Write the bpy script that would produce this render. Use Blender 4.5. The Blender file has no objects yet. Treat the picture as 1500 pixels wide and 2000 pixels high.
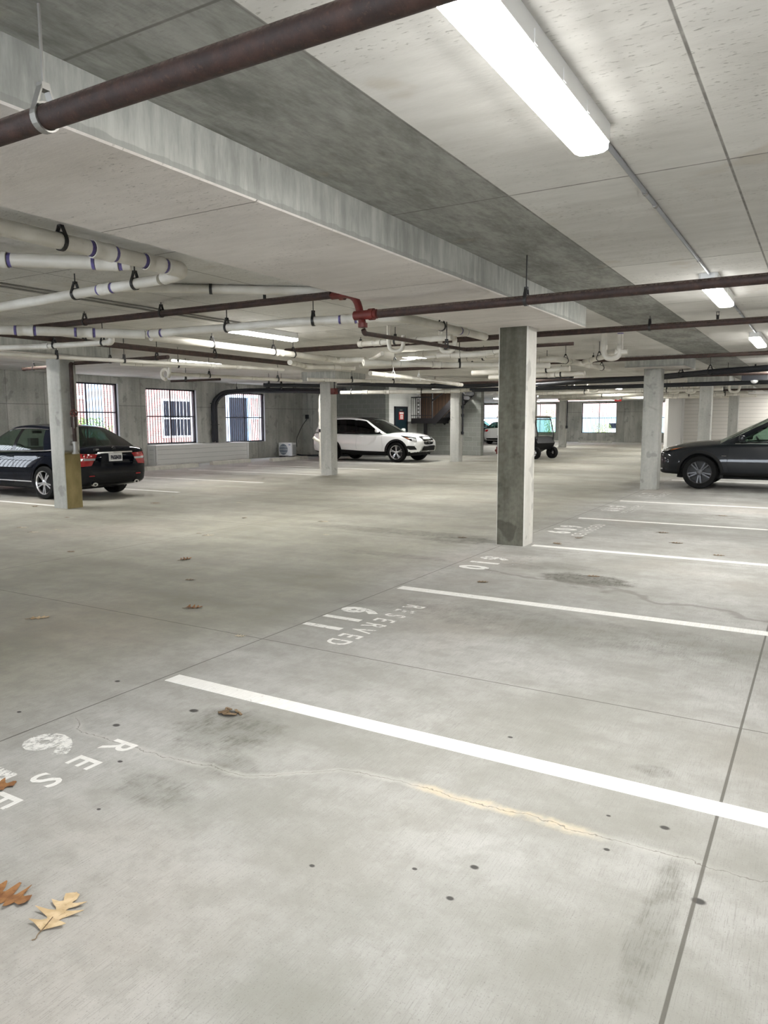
import bpy, bmesh, math, random
from mathutils import Vector, Matrix
from mathutils.bvhtree import BVHTree
random.seed(7)
PI = math.pi
SC = bpy.context.scene
COL = SC.collection

# ------------------------------------------------------------------ mesh builder
class MB:
    def __init__(s):
        s.v = []; s.f = []; s.m = []; s.sm = []
    def add(s, vs, fs, mi=0, smooth=False):
        b = len(s.v)
        s.v += [Vector(p) for p in vs]
        for f in fs:
            s.f.append([b + i for i in f]); s.m.append(mi); s.sm.append(smooth)
        return s
    def box(s, x0, y0, z0, x1, y1, z1, mi=0):
        vs = [(x0,y0,z0),(x1,y0,z0),(x1,y1,z0),(x0,y1,z0),(x0,y0,z1),(x1,y0,z1),(x1,y1,z1),(x0,y1,z1)]
        return s.add(vs, [(0,3,2,1),(4,5,6,7),(0,1,5,4),(1,2,6,5),(2,3,7,6),(3,0,4,7)], mi)
    def cbox(s, x0, y0, z0, x1, y1, z1, c, mi=0):
        """box with chamfered vertical edges"""
        pts = [(x0+c,y0),(x1-c,y0),(x1,y0+c),(x1,y1-c),(x1-c,y1),(x0+c,y1),(x0,y1-c),(x0,y0+c)]
        return s.prism(pts, z0, z1, mi)
    def prism(s, pts, z0, z1, mi=0):
        n = len(pts)
        vs = [(p[0],p[1],z0) for p in pts] + [(p[0],p[1],z1) for p in pts]
        fs = [tuple(range(n-1,-1,-1)), tuple(range(n,2*n))] + [(i,(i+1)%n,n+(i+1)%n,n+i) for i in range(n)]
        return s.add(vs, fs, mi)
    def prism_axis(s, pts, a0, a1, axis, mi=0):
        """extrude a 2D outline along axis 0 (pts=y,z) or 1 (pts=x,z)"""
        n = len(pts)
        mk = (lambda p,a:(a,p[0],p[1])) if axis == 0 else (lambda p,a:(p[0],a,p[1]))
        vs = [mk(p,a0) for p in pts] + [mk(p,a1) for p in pts]
        fs = [tuple(range(n-1,-1,-1)), tuple(range(n,2*n))] + [(i,(i+1)%n,n+(i+1)%n,n+i) for i in range(n)]
        return s.add(vs, fs, mi)
    def obox(s, c, size, rot, mi=0):
        hx,hy,hz = size[0]/2,size[1]/2,size[2]/2
        M = Matrix.Translation(c) @ rot.to_4x4()
        vs = [M @ Vector(p) for p in [(-hx,-hy,-hz),(hx,-hy,-hz),(hx,hy,-hz),(-hx,hy,-hz),(-hx,-hy,hz),(hx,-hy,hz),(hx,hy,hz),(-hx,hy,hz)]]
        return s.add(vs, [(0,3,2,1),(4,5,6,7),(0,1,5,4),(1,2,6,5),(2,3,7,6),(3,0,4,7)], mi)
    def bar(s, p0, p1, w, h, mi=0):
        p0 = Vector(p0); p1 = Vector(p1); d = p1 - p0
        q = d.to_track_quat('X', 'Z').to_matrix()
        return s.obox((p0+p1)/2, (d.length, w, h), q, mi)
    def tube(s, pts, r, n=12, mi=0, cap=True):
        pts = [Vector(p) for p in pts]
        rs = r if isinstance(r, (list, tuple)) else [r]*len(pts)
        tang = []
        for i in range(len(pts)):
            a = pts[max(i-1,0)]; b = pts[min(i+1,len(pts)-1)]
            t = (b-a)
            tang.append(t.normalized() if t.length > 1e-9 else Vector((0,0,1)))
        t0 = tang[0]
        u = t0.cross(Vector((0,0,1)))
        if u.length < 1e-3: u = t0.cross(Vector((1,0,0)))
        u.normalize()
        vs = []
        for i,p in enumerate(pts):
            t = tang[i]
            u = (u - t*u.dot(t)); u.normalize()
            w = t.cross(u)
            for k in range(n):
                a = 2*PI*k/n
                vs.append(p + (u*math.cos(a) + w*math.sin(a))*rs[i])
        fs = []
        for i in range(len(pts)-1):
            for k in range(n):
                fs.append((i*n+k, i*n+(k+1)%n, (i+1)*n+(k+1)%n, (i+1)*n+k))
        s.add(vs, fs, mi, True)
        if cap:
            b = len(s.v) - len(vs)
            s.f.append([b+k for k in range(n-1,-1,-1)]); s.m.append(mi); s.sm.append(False)
            s.f.append([b+(len(pts)-1)*n+k for k in range(n)]); s.m.append(mi); s.sm.append(False)
        return s
    def cyl(s, p0, p1, r, n=16, mi=0):
        return s.tube([p0,p1], r, n, mi)
    def lathe(s, prof, M, n=32, mi=0, smooth=True, closed=False):
        """prof: (radius, axial) ; axis = local Z of M"""
        vs = []
        for r,z in prof:
            for k in range(n):
                a = 2*PI*k/n
                vs.append(M @ Vector((r*math.cos(a), r*math.sin(a), z)))
        fs = []
        m = len(prof)
        for i in range(m if closed else m-1):
            j = (i+1) % m
            for k in range(n):
                fs.append((i*n+k, i*n+(k+1)%n, j*n+(k+1)%n, j*n+k))
        return s.add(vs, fs, mi, smooth)
    def ring(s, c, axis, R, r0, w, n=20, mi=0):
        """flat strap band round axis: radius R, thickness r0, width w"""
        M = Matrix.Translation(c) @ Vector(axis).to_track_quat('Z','Y').to_matrix().to_4x4()
        return s.lathe([(R,-w/2),(R+r0,-w/2),(R+r0,w/2),(R,w/2)], M, n, mi, False, True)
    def grid(s, rows, mi=0, smooth=True):
        nr = len(rows); nc = len(rows[0])
        vs = [p for r in rows for p in r]
        fs = [(i*nc+j, i*nc+j+1, (i+1)*nc+j+1, (i+1)*nc+j) for i in range(nr-1) for j in range(nc-1)]
        return s.add(vs, fs, mi, smooth)
    def sphere(s, c, r, n=12, mi=0, sc=(1,1,1)):
        vs = []; fs = []
        m = n//2
        for i in range(m+1):
            t = PI*i/m
            for k in range(n):
                a = 2*PI*k/n
                vs.append(Vector(c)+Vector((r*sc[0]*math.sin(t)*math.cos(a), r*sc[1]*math.sin(t)*math.sin(a), r*sc[2]*math.cos(t))))
        for i in range(m):
            for k in range(n):
                fs.append((i*n+k,(i+1)*n+k,(i+1)*n+(k+1)%n,i*n+(k+1)%n))
        return s.add(vs, fs, mi, True)
    def build(s, name, mats, parent=None, sharp=40, origin=None, fix=False):
        if not isinstance(mats, (list, tuple)): mats = [mats]
        lo = Vector([min(v[i] for v in s.v) for i in range(3)]); hi = Vector([max(v[i] for v in s.v) for i in range(3)])
        if origin is None: origin = Vector(((lo.x+hi.x)/2, (lo.y+hi.y)/2, lo.z))
        origin = Vector(origin)
        me = bpy.data.meshes.new(name)
        me.from_pydata([v-origin for v in s.v], [], s.f)
        for mt in mats: me.materials.append(mt)
        me.polygons.foreach_set('material_index', s.m)
        me.polygons.foreach_set('use_smooth', s.sm)
        if fix:
            bm = bmesh.new(); bm.from_mesh(me)
            bmesh.ops.remove_doubles(bm, verts=bm.verts, dist=1e-5)
            bmesh.ops.recalc_face_normals(bm, faces=bm.faces)
            bm.to_mesh(me); bm.free()
        if any(s.sm): me.set_sharp_from_angle(angle=math.radians(sharp))
        me.update()
        o = bpy.data.objects.new(name, me); COL.objects.link(o)
        if parent is not None:
            o.parent = parent
            o.location = origin - WLOC[parent.name]
        else:
            o.location = origin
        WLOC[o.name] = origin
        return o
WLOC = {}
def tag(o, label=None, cat=None, group=None, kind=None):
    if label: o['label'] = label
    if cat: o['category'] = cat
    if group: o['group'] = group
    if kind: o['kind'] = kind
    return o
def empty(name, loc, label=None, cat=None, group=None, kind='thing'):
    o = bpy.data.objects.new(name, None); COL.objects.link(o); o.location = loc
    o.empty_display_size = .1
    WLOC[o.name] = Vector(loc)
    return tag(o, label, cat, group, kind)
def copy_tree(o, parent=None):
    c = o.copy(); COL.objects.link(c)
    if parent is not None: c.parent = parent
    for ch in list(o.children): copy_tree(ch, c)
    return c
def rounded(pts, R, n=6):
    """polyline with its corners turned into arcs"""
    pts = [Vector(p) for p in pts]
    out = [pts[0]]
    for i in range(1, len(pts)-1):
        a, b, c = pts[i-1], pts[i], pts[i+1]
        d0 = (a-b); d1 = (c-b)
        t = min(R, d0.length*.48, d1.length*.48)
        p0 = b + d0.normalized()*t; p1 = b + d1.normalized()*t
        for k in range(n+1):
            s = k/n
            out.append(p0*(1-s)**2 + b*2*s*(1-s) + p1*s*s)
    out.append(pts[-1])
    return out
def text_mesh(body, size, bold=0.0, space=1.0, depth=0.0):
    cu = bpy.data.curves.new('t', 'FONT'); cu.body = body; cu.size = size; cu.offset = bold; cu.space_character = space
    cu.align_x = 'CENTER'; cu.extrude = depth; cu.resolution_u = 3
    to = bpy.data.objects.new('t', cu); COL.objects.link(to)
    dg = bpy.context.evaluated_depsgraph_get(); dg.update()
    me = bpy.data.meshes.new_from_object(to.evaluated_get(dg))
    vs = [v.co.copy() for v in me.vertices]; fs = [list(p.vertices) for p in me.polygons]
    bpy.data.objects.remove(to); bpy.data.curves.remove(cu); bpy.data.meshes.remove(me)
    return vs, fs

# ------------------------------------------------------------------ materials
class G:
    def __init__(s, name):
        s.mat = bpy.data.materials.new(name); s.mat.use_nodes = True
        s.nt = s.mat.node_tree; s.nt.nodes.clear()
        s.out = s.nt.nodes.new('ShaderNodeOutputMaterial')
        s.b = s.nt.nodes.new('ShaderNodeBsdfPrincipled')
        s.nt.links.new(s.b.outputs[0], s.out.inputs[0])
        s._p = None
    def put(s, sock, v):
        if hasattr(v, 'is_output'): s.nt.links.new(v, sock)
        elif v is not None:
            if sock.type == 'RGBA' and not hasattr(v, '__len__'): v = (v, v, v, 1)
            elif sock.type == 'RGBA' and len(v) == 3: v = (*v, 1)
            sock.default_value = v
    def set(s, **k):
        for n, v in k.items(): s.put(s.b.inputs[n.replace('_', ' ')], v)
        return s
    def node(s, t): return s.nt.nodes.new('ShaderNode'+t)
    def pos(s):
        if s._p is None: s._p = s.node('NewGeometry').outputs['Position']
        return s._p
    def obj(s): return s.node('TexCoord').outputs['Object']
    def xyz(s, v=None):
        n = s.node('SeparateXYZ'); s.put(n.inputs[0], v or s.pos()); return n.outputs[0], n.outputs[1], n.outputs[2]
    def comb(s, x, y, z):
        n = s.node('CombineXYZ'); s.put(n.inputs[0], x); s.put(n.inputs[1], y); s.put(n.inputs[2], z); return n.outputs[0]
    def m(s, op, a, b=0.0, c=None, clamp=False):
        n = s.node('Math'); n.operation = op; n.use_clamp = clamp
        s.put(n.inputs[0], a); s.put(n.inputs[1], b)
        if c is not None: s.put(n.inputs[2], c)
        return n.outputs[0]
    def mix(s, f, a, b, mode='MIX'):
        n = s.node('Mix'); n.data_type = 'RGBA'; n.blend_type = mode
        s.put(n.inputs['Factor'], f) if not hasattr(f, 'is_output') else s.nt.links.new(f, n.inputs[0])
        s.put(n.inputs[6], a); s.put(n.inputs[7], b)
        return n.outputs[2]
    def noise(s, scale, detail=2, vec=None, rough=.5, dist=0):
        n = s.node('TexNoise'); n.inputs['Scale'].default_value = scale; n.inputs['Detail'].default_value = detail
        n.inputs['Roughness'].default_value = rough; n.inputs['Distortion'].default_value = dist
        s.put(n.inputs['Vector'], vec if vec is not None else s.pos())
        return n.outputs['Fac']
    def sc(s, x, y, z, vec=None):
        n = s.node('VectorMath'); n.operation = 'MULTIPLY'; s.put(n.inputs[0], vec if vec is not None else s.pos()); n.inputs[1].default_value = (x, y, z)
        return n.outputs[0]
    def ss(s, v, a, b, inv=False):
        n = s.node('MapRange'); n.interpolation_type = 'SMOOTHSTEP'; n.clamp = True
        s.put(n.inputs['Value'], v); n.inputs['From Min'].default_value = a; n.inputs['From Max'].default_value = b
        n.inputs['To Min'].default_value = 1 if inv else 0; n.inputs['To Max'].default_value = 0 if inv else 1
        return n.outputs[0]
    def near(s, v, c, w, soft=None):
        """1 where |v-c| < w"""
        d = s.m('ABSOLUTE', s.m('SUBTRACT', v, c))
        return s.ss(d, w, w + (soft or w), True)
    def ell(s, x, y, cx, cy, rx, ry, warp=None, amt=.5):
        dx = s.m('DIVIDE', s.m('SUBTRACT', x, cx), rx); dy = s.m('DIVIDE', s.m('SUBTRACT', y, cy), ry)
        d = s.m('SQRT', s.m('ADD', s.m('MULTIPLY', dx, dx), s.m('MULTIPLY', dy, dy)))
        if warp is not None: d = s.m('ADD', d, s.m('MULTIPLY', s.m('SUBTRACT', warp, .5), amt*2))
        return s.ss(d, .55, 1.05, True)
    def maxm(s, ms):
        r = ms[0]
        for q in ms[1:]: r = s.m('MAXIMUM', r, q)
        return r
    def bump(s, h, strength=.3, dist=.01):
        n = s.node('Bump'); n.inputs['Strength'].default_value = strength; n.inputs['Distance'].default_value = dist
        s.put(n.inputs['Height'], h); s.nt.links.new(n.outputs[0], s.b.inputs['Normal']); return s

def plain(name, col, rough=.5, metal=0.0, coat=0.0, spec=None, var=.0, vs=8):
    g = G(name)
    c = (*col, 1)
    if var:
        n = g.noise(vs, 3, g.obj())
        c = g.mix(g.m('MULTIPLY', g.m('SUBTRACT', n, .3, clamp=True), 1.6, clamp=True), [q*(1-var) for q in col], [min(1, q*(1+var)) for q in col])
    g.set(Base_Color=c, Roughness=rough, Metallic=metal, Coat_Weight=coat)
    if coat: g.set(Coat_Roughness=.03)
    if spec is not None: g.b.inputs['Specular IOR Level'].default_value = spec
    return g.mat
def glow(name, col, st):
    g = G(name); g.set(Base_Color=(.9,.9,.9,1), Roughness=.4, Emission_Color=(*col,1), Emission_Strength=st); return g.mat
def glass(name, tint, clear, rough=.02):
    """thin window glass: part see-through, part mirror"""
    g = G(name)
    tr = g.node('BsdfTransparent'); tr.inputs[0].default_value = (*tint, 1)
    gl = g.node('BsdfGlossy'); gl.inputs['Roughness'].default_value = rough; gl.inputs[0].default_value = (1,1,1,1)
    # both faces of a thin pane mirror alike: Schlick on the angle of view
    geo = g.node('NewGeometry'); dt = g.node('VectorMath'); dt.operation = 'DOT_PRODUCT'
    g.nt.links.new(geo.outputs['Incoming'], dt.inputs[0]); g.nt.links.new(geo.outputs['Normal'], dt.inputs[1])
    fz = g.m('ADD', .045, g.m('MULTIPLY', .955, g.m('POWER', g.m('SUBTRACT', 1.0, g.m('ABSOLUTE', dt.outputs['Value']), clamp=True), 5)))
    mx = g.node('MixShader'); g.nt.links.new(g.m('ADD', fz, 1-clear, clamp=True), mx.inputs[0])
    g.nt.links.new(tr.outputs[0], mx.inputs[1])
    dk = g.b; g.set(Base_Color=(.004,.006,.006,1), Roughness=.03)
    m2 = g.node('MixShader'); m2.inputs[0].default_value = .8
    g.nt.links.new(gl.outputs[0], m2.inputs[2]); g.nt.links.new(dk.outputs[0], m2.inputs[1])
    g.nt.links.new(m2.outputs[0], mx.inputs[2]); g.nt.links.new(mx.outputs[0], g.out.inputs[0])
    return g.mat

def mat_floor():
    g = G('broomed_concrete_floor'); x, y, z = g.xyz()
    big = g.noise(.28, 5, rough=.6); mid = g.noise(1.6, 7, rough=.68); fine = g.noise(38, 3)
    broom = g.noise(1, 3, g.sc(230, 7, 1), .65); broom2 = g.noise(1, 2, g.sc(520, 16, 1), .6); mott = g.noise(8, 6, rough=.7); pore = g.noise(170, 2)
    streak = g.noise(1, 4, g.sc(.35, 1.6, 1), .6)
    t = g.m('ADD', g.m('MULTIPLY', big, .40), g.m('ADD', g.m('MULTIPLY', mid, .45), g.m('MULTIPLY', streak, .30)))
    c = g.mix(g.ss(t, .42, .74), (.27,.264,.238), (.475,.469,.449))
    # the driven aisle is darker and yellower than the stalls
    dark_tone = g.m('MULTIPLY', g.ss(g.m('ADD', x, g.m('MULTIPLY', g.noise(.5,4), 1.6)), -2.2, -3.4), g.ss(g.m('ADD', x, g.m('MULTIPLY', g.noise(.4,4), 3)), -13.5, -10))
    dark_tone = g.m('MULTIPLY', dark_tone, g.m('ADD', .55, g.m('MULTIPLY', g.noise(.9,5), .5)))
    c = g.mix(dark_tone, c, g.mix(1.0, c, (.84,.815,.69), 'MULTIPLY'))
    blot = g.noise(.5, 3, g.sc(1,1,1), .5)
    c = g.mix(g.m('MULTIPLY', g.ss(blot, .5, .75), .35), c, (.47,.40,.34))
    # broom strokes, strongest where the finish is raw
    bs = g.m('ADD', g.m('MULTIPLY', broom, .6), g.m('MULTIPLY', broom2, .5))
    raw = g.ss(g.noise(.8, 3), .3, .7)
    dark = g.m('MULTIPLY', g.ss(bs, .40, .55, True), g.m('ADD', .25, g.m('MULTIPLY', raw, .35)))
    c = g.mix(dark, c, (.22,.21,.195))
    c = g.mix(g.m('MULTIPLY', g.ss(mott, .36, .58, True), .38), c, (.27,.262,.235))
    c = g.mix(g.m('MULTIPLY', g.ss(pore, .60, .70), .42), c, (.16,.155,.14))
    # oil and tyre marks
    w = g.noise(3.5, 5, rough=.7)
    streaky = g.m('ADD', .52, g.m('MULTIPLY', g.ss(g.m('ADD', g.m('MULTIPLY', bs, .6), g.m('MULTIPLY', mott, .5)), .62, .45), .75))
    oils = [(-1.85,6.88,.46,.26,.95),(-2.45,2.6,.28,.26,.55),(-2.3,1.98,.2,.12,.4),(-.55,3.19,.1,.06,.4),(-2.15,2.3,.16,.1,.4),(-2.6,7.2,.3,.15,.35),(-2.2,7.4,.4,.2,.25),
            (-15.2,12.8,.5,.3,.6),(-15,16,.6,.4,.5),(-14.6,19.4,.5,.3,.5),(-1.6,12.5,1.2,.3,.25),(-5.2,8.7,1.5,.25,.45),(-3.9,8.4,.5,.28,.5),(-1.4,5.15,2.0,.35,.3),(-4.2,7.1,.8,.14,.3),(-.35,2.2,.06,.4,.35)]
    for cx,cy,rx,ry,a in oils:
        c = g.mix(g.m('MULTIPLY', g.m('MULTIPLY', g.ell(x,y,cx,cy,rx*1.1,ry*1.1,w,.75), a*1.1), streaky), c, (.10,.095,.078))
    # dirty drip line along a dried puddle edge
    edge = g.m('ADD', g.m('ADD', 6.35, g.m('MULTIPLY', x, -.27)), g.m('MULTIPLY', g.m('SUBTRACT', g.noise(1.7, 3), .5), .9))
    edge = g.m('SUBTRACT', edge, .28)
    c = g.mix(g.m('MULTIPLY', g.m('MULTIPLY', g.near(y, edge, .012, .05), g.near(x, -1.6, 1.3, .3)), .5), c, (.15,.14,.12))
    # gum spots
    gum = [(-2.61,2.09,.012),(-.42,2.74,.017),(-1.41,1.89,.010),(-.93,2.16,.014),(-.57,2.49,.011),(-.93,1.97,.012),(-3.53,2.21,.012),(-3.46,2.78,.016),(-2.56,2.74,.05),(-2.75,2.68,.025),(-2.95,2.35,.018),(-.62,2.72,.008),(-1.1,2.05,.009),(-2.35,1.77,.009),(-1.2,3.2,.012),(-.25,2.35,.02)]
    gm = g.maxm([g.ell(x,y,a,b,r*1.3,r,w,.25) for a,b,r in gum])
    c = g.mix(g.m('MULTIPLY', gm, .9), c, (.035,.033,.03))
    # wandering crack with pale and yellow bloom
    wob = g.m('MULTIPLY', g.m('SUBTRACT', g.noise(6, 4, rough=.7), .5), .10)
    k = g.m('ADD', g.m('ADD', 2.46, wob), g.m('MULTIPLY', g.ss(x, -2.7, -1.3), .10))
    k = g.m('SUBTRACT', k, g.m('MULTIPLY', g.near(x, -2.55, .45, .5), .24))
    span = g.ss(x, -3.25, -3.15)
    bloom = g.m('MULTIPLY', g.m('MULTIPLY', g.near(y, k, .004, .035), g.near(x, -1.7, 1.2, .5)), g.noise(5, 3))
    c = g.mix(g.m('MULTIPLY', bloom, .6), c, (.60,.585,.55))
    yel = g.m('MULTIPLY', g.near(y, k, .003, .045), g.near(x, -1.0, .28, .16))
    c = g.mix(g.m('MULTIPLY', g.m('MULTIPLY', yel, g.ss(mott, .3, .6)), .55), c, (.66,.53,.33))
    c = g.mix(g.m('MULTIPLY', g.m('MULTIPLY', g.near(y, k, .0012, .0018), span), .7), c, (.16,.15,.13))
    # saw-cut joints
    jl = []
    for x0,wd in ((-3.275,.0028),(-.262,.0045),(-7.2,.0025),(-11.7,.0025),(3.1,.004)): jl.append(g.near(x, x0, wd, .003))
    for y0,wd in ((3.86,.0026),(-.5,.004),(8.27,.0022),(12.6,.0022),(17,.003),(21.3,.003),(25.6,.003)): jl.append(g.near(y, y0, wd, .003))
    j = g.maxm(jl)
    c = g.mix(g.m('MULTIPLY', j, .8), c, (.085,.078,.065))
    g.set(Base_Color=c, Roughness=g.m('ADD', .62, g.m('MULTIPLY', mid, .25)))
    g.b.inputs['Specular IOR Level'].default_value = .35
    g.bump(g.m('SUBTRACT', g.m('MULTIPLY', bs, .5), g.m('MULTIPLY', j, 2)), .22, .004)
    return g.mat

def mat_ceiling():
    g = G('board_formed_ceiling'); x, y, z = g.xyz()
    cx = g.m('FLOOR', g.m('DIVIDE', g.m('ADD', x, .5), 1.2)); cy = g.m('FLOOR', g.m('DIVIDE', g.m('SUBTRACT', y, 1.9), 2.42))
    wn = g.node('TexWhiteNoise'); wn.noise_dimensions = '2D'; g.put(wn.inputs[0], g.comb(cx, cy, 0)); rnd = wn.outputs[0]
    big = g.noise(.8, 4); st = g.noise(1, 5, g.sc(2.2, 9, 1), .65); pit = g.noise(1, 4, g.sc(24, 70, 1), .6)
    t = g.m('ADD', g.m('MULTIPLY', big, .5), g.m('ADD', g.m('MULTIPLY', st, .35), g.m('MULTIPLY', rnd, .18)))
    c = g.mix(g.ss(t, .30, .78), (.54,.525,.495), (.77,.755,.725))
    # the infill strip beside the dropped band was cast against a smoother, greyer form
    strip = g.m('MULTIPLY', g.ss(x, -2.52, -2.50), g.ss(x, -1.70, -1.68, True))
    sm = g.noise(1, 5, g.sc(3.5, 1.2, 1), .7); sf = g.noise(1, 4, g.sc(26, 8, 1), .7)
    sc_ = g.mix(g.ss(g.m('ADD', g.m('MULTIPLY', sm, .7), g.m('MULTIPLY', sf, .35)), .36, .68), (.185,.185,.17), (.37,.37,.345))
    c = g.mix(strip, c, sc_)
    c = g.mix(g.m('MULTIPLY', g.m('MULTIPLY', g.ss(pit, .58, .68), g.ss(g.noise(1.3, 3), .38, .6)), .7), c, (.24,.23,.21))
    rust = g.m('MULTIPLY', g.ss(g.noise(2.2, 3), .64, .74), .3)
    c = g.mix(rust, c, (.45,.38,.28))
    jl = [g.near(x, x0, .004, .005) for x0 in (-.5,.7,-1.69,-4.87,-6.07,-7.27,-8.47,-9.67)]
    fr = g.m('SUBTRACT', g.m('FRACT', g.m('ADD', g.m('DIVIDE', g.m('SUBTRACT', y, 1.9), 2.42), .5)), .5)
    jl.append(g.ss(g.m('ABSOLUTE', fr), .0015, .004, True))
    jag = g.m('ADD', .35, g.noise(9, 3))
    c = g.mix(g.m('MULTIPLY', g.m('MULTIPLY', g.maxm(jl), jag), .85), c, (.13,.12,.11))
    g.set(Base_Color=c, Roughness=.8); g.b.inputs['Specular IOR Level'].default_value = .3
    g.bump(g.m('ADD', pit, st), .12, .01)
    return g.mat

def mat_band():
    g = G('dropped_band_concrete'); x, y, z = g.xyz()
    big = g.noise(.9, 4); st = g.noise(1, 5, g.sc(2.2, 9, 1), .65); pit = g.noise(1, 4, g.sc(26, 85, 1), .6)
    under = g.mix(g.ss(g.m('ADD', g.m('MULTIPLY', big, .6), g.m('MULTIPLY', st, .4)), .3, .75), (.62,.58,.55), (.83,.785,.75))
    under = g.mix(g.m('MULTIPLY', g.m('MULTIPLY', g.ss(pit, .60, .68), g.ss(g.noise(1.6,3), .4, .6)), .6), under, (.27,.25,.23))
    fr = g.m('SUBTRACT', g.m('FRACT', g.m('ADD', g.m('DIVIDE', g.m('SUBTRACT', y, 2.98), 2.43), .5)), .5)
    under = g.mix(g.m('MULTIPLY', g.ss(g.m('ABSOLUTE', fr), .001, .003, True), .8), under, (.15,.14,.12))
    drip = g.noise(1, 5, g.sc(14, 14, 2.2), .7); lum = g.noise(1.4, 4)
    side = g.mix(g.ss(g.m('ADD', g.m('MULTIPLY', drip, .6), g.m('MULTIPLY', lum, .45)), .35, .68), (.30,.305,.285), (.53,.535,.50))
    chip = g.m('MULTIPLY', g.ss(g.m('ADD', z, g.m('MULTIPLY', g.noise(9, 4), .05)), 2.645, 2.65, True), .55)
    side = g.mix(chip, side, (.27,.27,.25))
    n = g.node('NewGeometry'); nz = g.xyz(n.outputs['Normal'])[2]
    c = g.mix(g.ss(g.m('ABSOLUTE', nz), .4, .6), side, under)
    g.set(Base_Color=c, Roughness=.8); g.b.inputs['Specular IOR Level'].default_value = .3
    g.bump(g.m('ADD', pit, drip), .15, .01)
    return g.mat

def mat_concrete(name, lo, hi, stain=.4, joints=False, zs=1.0, seed=0.0):
    g = G(name); p = g.node('VectorMath'); p.operation = 'ADD'; g.put(p.inputs[0], g.pos()); p.inputs[1].default_value = (seed*3.1, seed*1.7, seed)
    v = p.outputs[0]; x, y, z = g.xyz()
    big = g.noise(.9, 4, v); ver = g.noise(1, 5, g.sc(4.5, 4.5, .55, v), .65); fn = g.noise(22, 4, v); bl = g.noise(3.2, 3, v)
    t = g.m('ADD', g.m('MULTIPLY', big, .4), g.m('ADD', g.m('MULTIPLY', ver, .45), g.m('MULTIPLY', fn, .15)))
    c = g.mix(g.ss(t, .34, .68), lo, hi)
    c = g.mix(g.m('MULTIPLY', g.ss(bl, .60, .66), stain), c, [q*.55 for q in lo])
    c = g.mix(g.m('MULTIPLY', g.ss(g.noise(75, 2, v), .68, .74), .4), c, [q*.4 for q in lo])
    if joints:
        s = g.m('ADD', x, y)
        fr = g.m('ABSOLUTE', g.m('SUBTRACT', g.m('FRACT', g.m('DIVIDE', s, 1.22)), .5))
        j = g.ss(fr, .485, .498)
        j2 = g.near(z, 2.05, .006, .01)
        wn = g.node('TexWhiteNoise'); wn.noise_dimensions = '1D'; g.put(wn.inputs['W'], g.m('FLOOR', g.m('DIVIDE', s, .61)))
        c = g.mix(g.m('MULTIPLY', wn.outputs[0], .32), c, [q*.6 for q in lo])
        c = g.mix(g.m('MULTIPLY', g.m('MAXIMUM', j, j2), .55), c, [q*.35 for q in lo])
    g.set(Base_Color=c, Roughness=.85); g.b.inputs['Specular IOR Level'].default_value = .25
    g.bump(g.m('ADD', fn, g.m('MULTIPLY', ver, 2)), .2, .008)
    return g.mat

def mat_block(name, lo, hi, mortar):
    g = G(name); x, y, z = g.xyz()
    v = g.comb(g.m('ADD', x, y), z, 0)
    b = g.node('TexBrick'); g.put(b.inputs['Vector'], v); b.inputs['Scale'].default_value = 1
    b.inputs['Brick Width'].default_value = .406; b.inputs['Row Height'].default_value = .203; b.inputs['Mortar Size'].default_value = .007
    b.inputs['Mortar Smooth'].default_value = .2; b.offset = .5
    b.inputs['Color1'].default_value = (*lo,1); b.inputs['Color2'].default_value = (*hi,1); b.inputs['Mortar'].default_value = (*mortar,1)
    n = g.noise(30, 4); c = g.mix(g.m('MULTIPLY', g.ss(n, .45, .7), .25), b.outputs[0], [q*.6 for q in lo])
    g.set(Base_Color=c, Roughness=.9); g.bump(g.m('SUBTRACT', n, g.m('MULTIPLY', b.outputs['Fac'], 2)), .3, .006)
    return g.mat

def mat_brick(name, a, b_, mortar):
    g = G(name); x, y, z = g.xyz()
    v = g.comb(g.m('ADD', x, y), z, 0)
    b = g.node('TexBrick'); g.put(b.inputs['Vector'], v); b.inputs['Scale'].default_value = 1
    b.inputs['Brick Width'].default_value = .21; b.inputs['Row Height'].default_value = .075; b.inputs['Mortar Size'].default_value = .007
    b.inputs['Color1'].default_value = (*a,1); b.inputs['Color2'].default_value = (*b_,1); b.inputs['Mortar'].default_value = (*mortar,1)
    g.set(Base_Color=b.outputs[0], Roughness=.9); return g.mat

def mat_siding(name, col, pitch, z0=0.0):
    g = G(name); x, y, z = g.xyz()
    fr = g.m('FRACT', g.m('DIVIDE', g.m('SUBTRACT', z, z0), pitch))
    line = g.ss(g.m('ABSOLUTE', g.m('SUBTRACT', fr, .5)), .46, .49)
    n = g.noise(5, 3)
    c = g.mix(g.m('MULTIPLY', n, .12), col, [q*.8 for q in col])
    c = g.mix(g.m('MULTIPLY', line, .75), c, [q*.25 for q in col])
    g.set(Base_Color=c, Roughness=.6); g.bump(g.m('MULTIPLY', line, -1), .5, .01); return g.mat

def mat_rust():
    g = G('rusty_brown_steel'); p = g.pos()
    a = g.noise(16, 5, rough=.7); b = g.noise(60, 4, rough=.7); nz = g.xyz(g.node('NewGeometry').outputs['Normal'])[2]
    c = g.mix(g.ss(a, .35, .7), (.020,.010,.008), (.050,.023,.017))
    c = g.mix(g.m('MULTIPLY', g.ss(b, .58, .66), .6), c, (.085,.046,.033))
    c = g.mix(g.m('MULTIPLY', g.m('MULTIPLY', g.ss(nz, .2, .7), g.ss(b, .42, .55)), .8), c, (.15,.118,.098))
    g.set(Base_Color=c, Roughness=g.m('ADD', .45, g.m('MULTIPLY', b, .4)))
    g.bump(g.m('ADD', a, b), .25, .004); return g.mat

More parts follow.
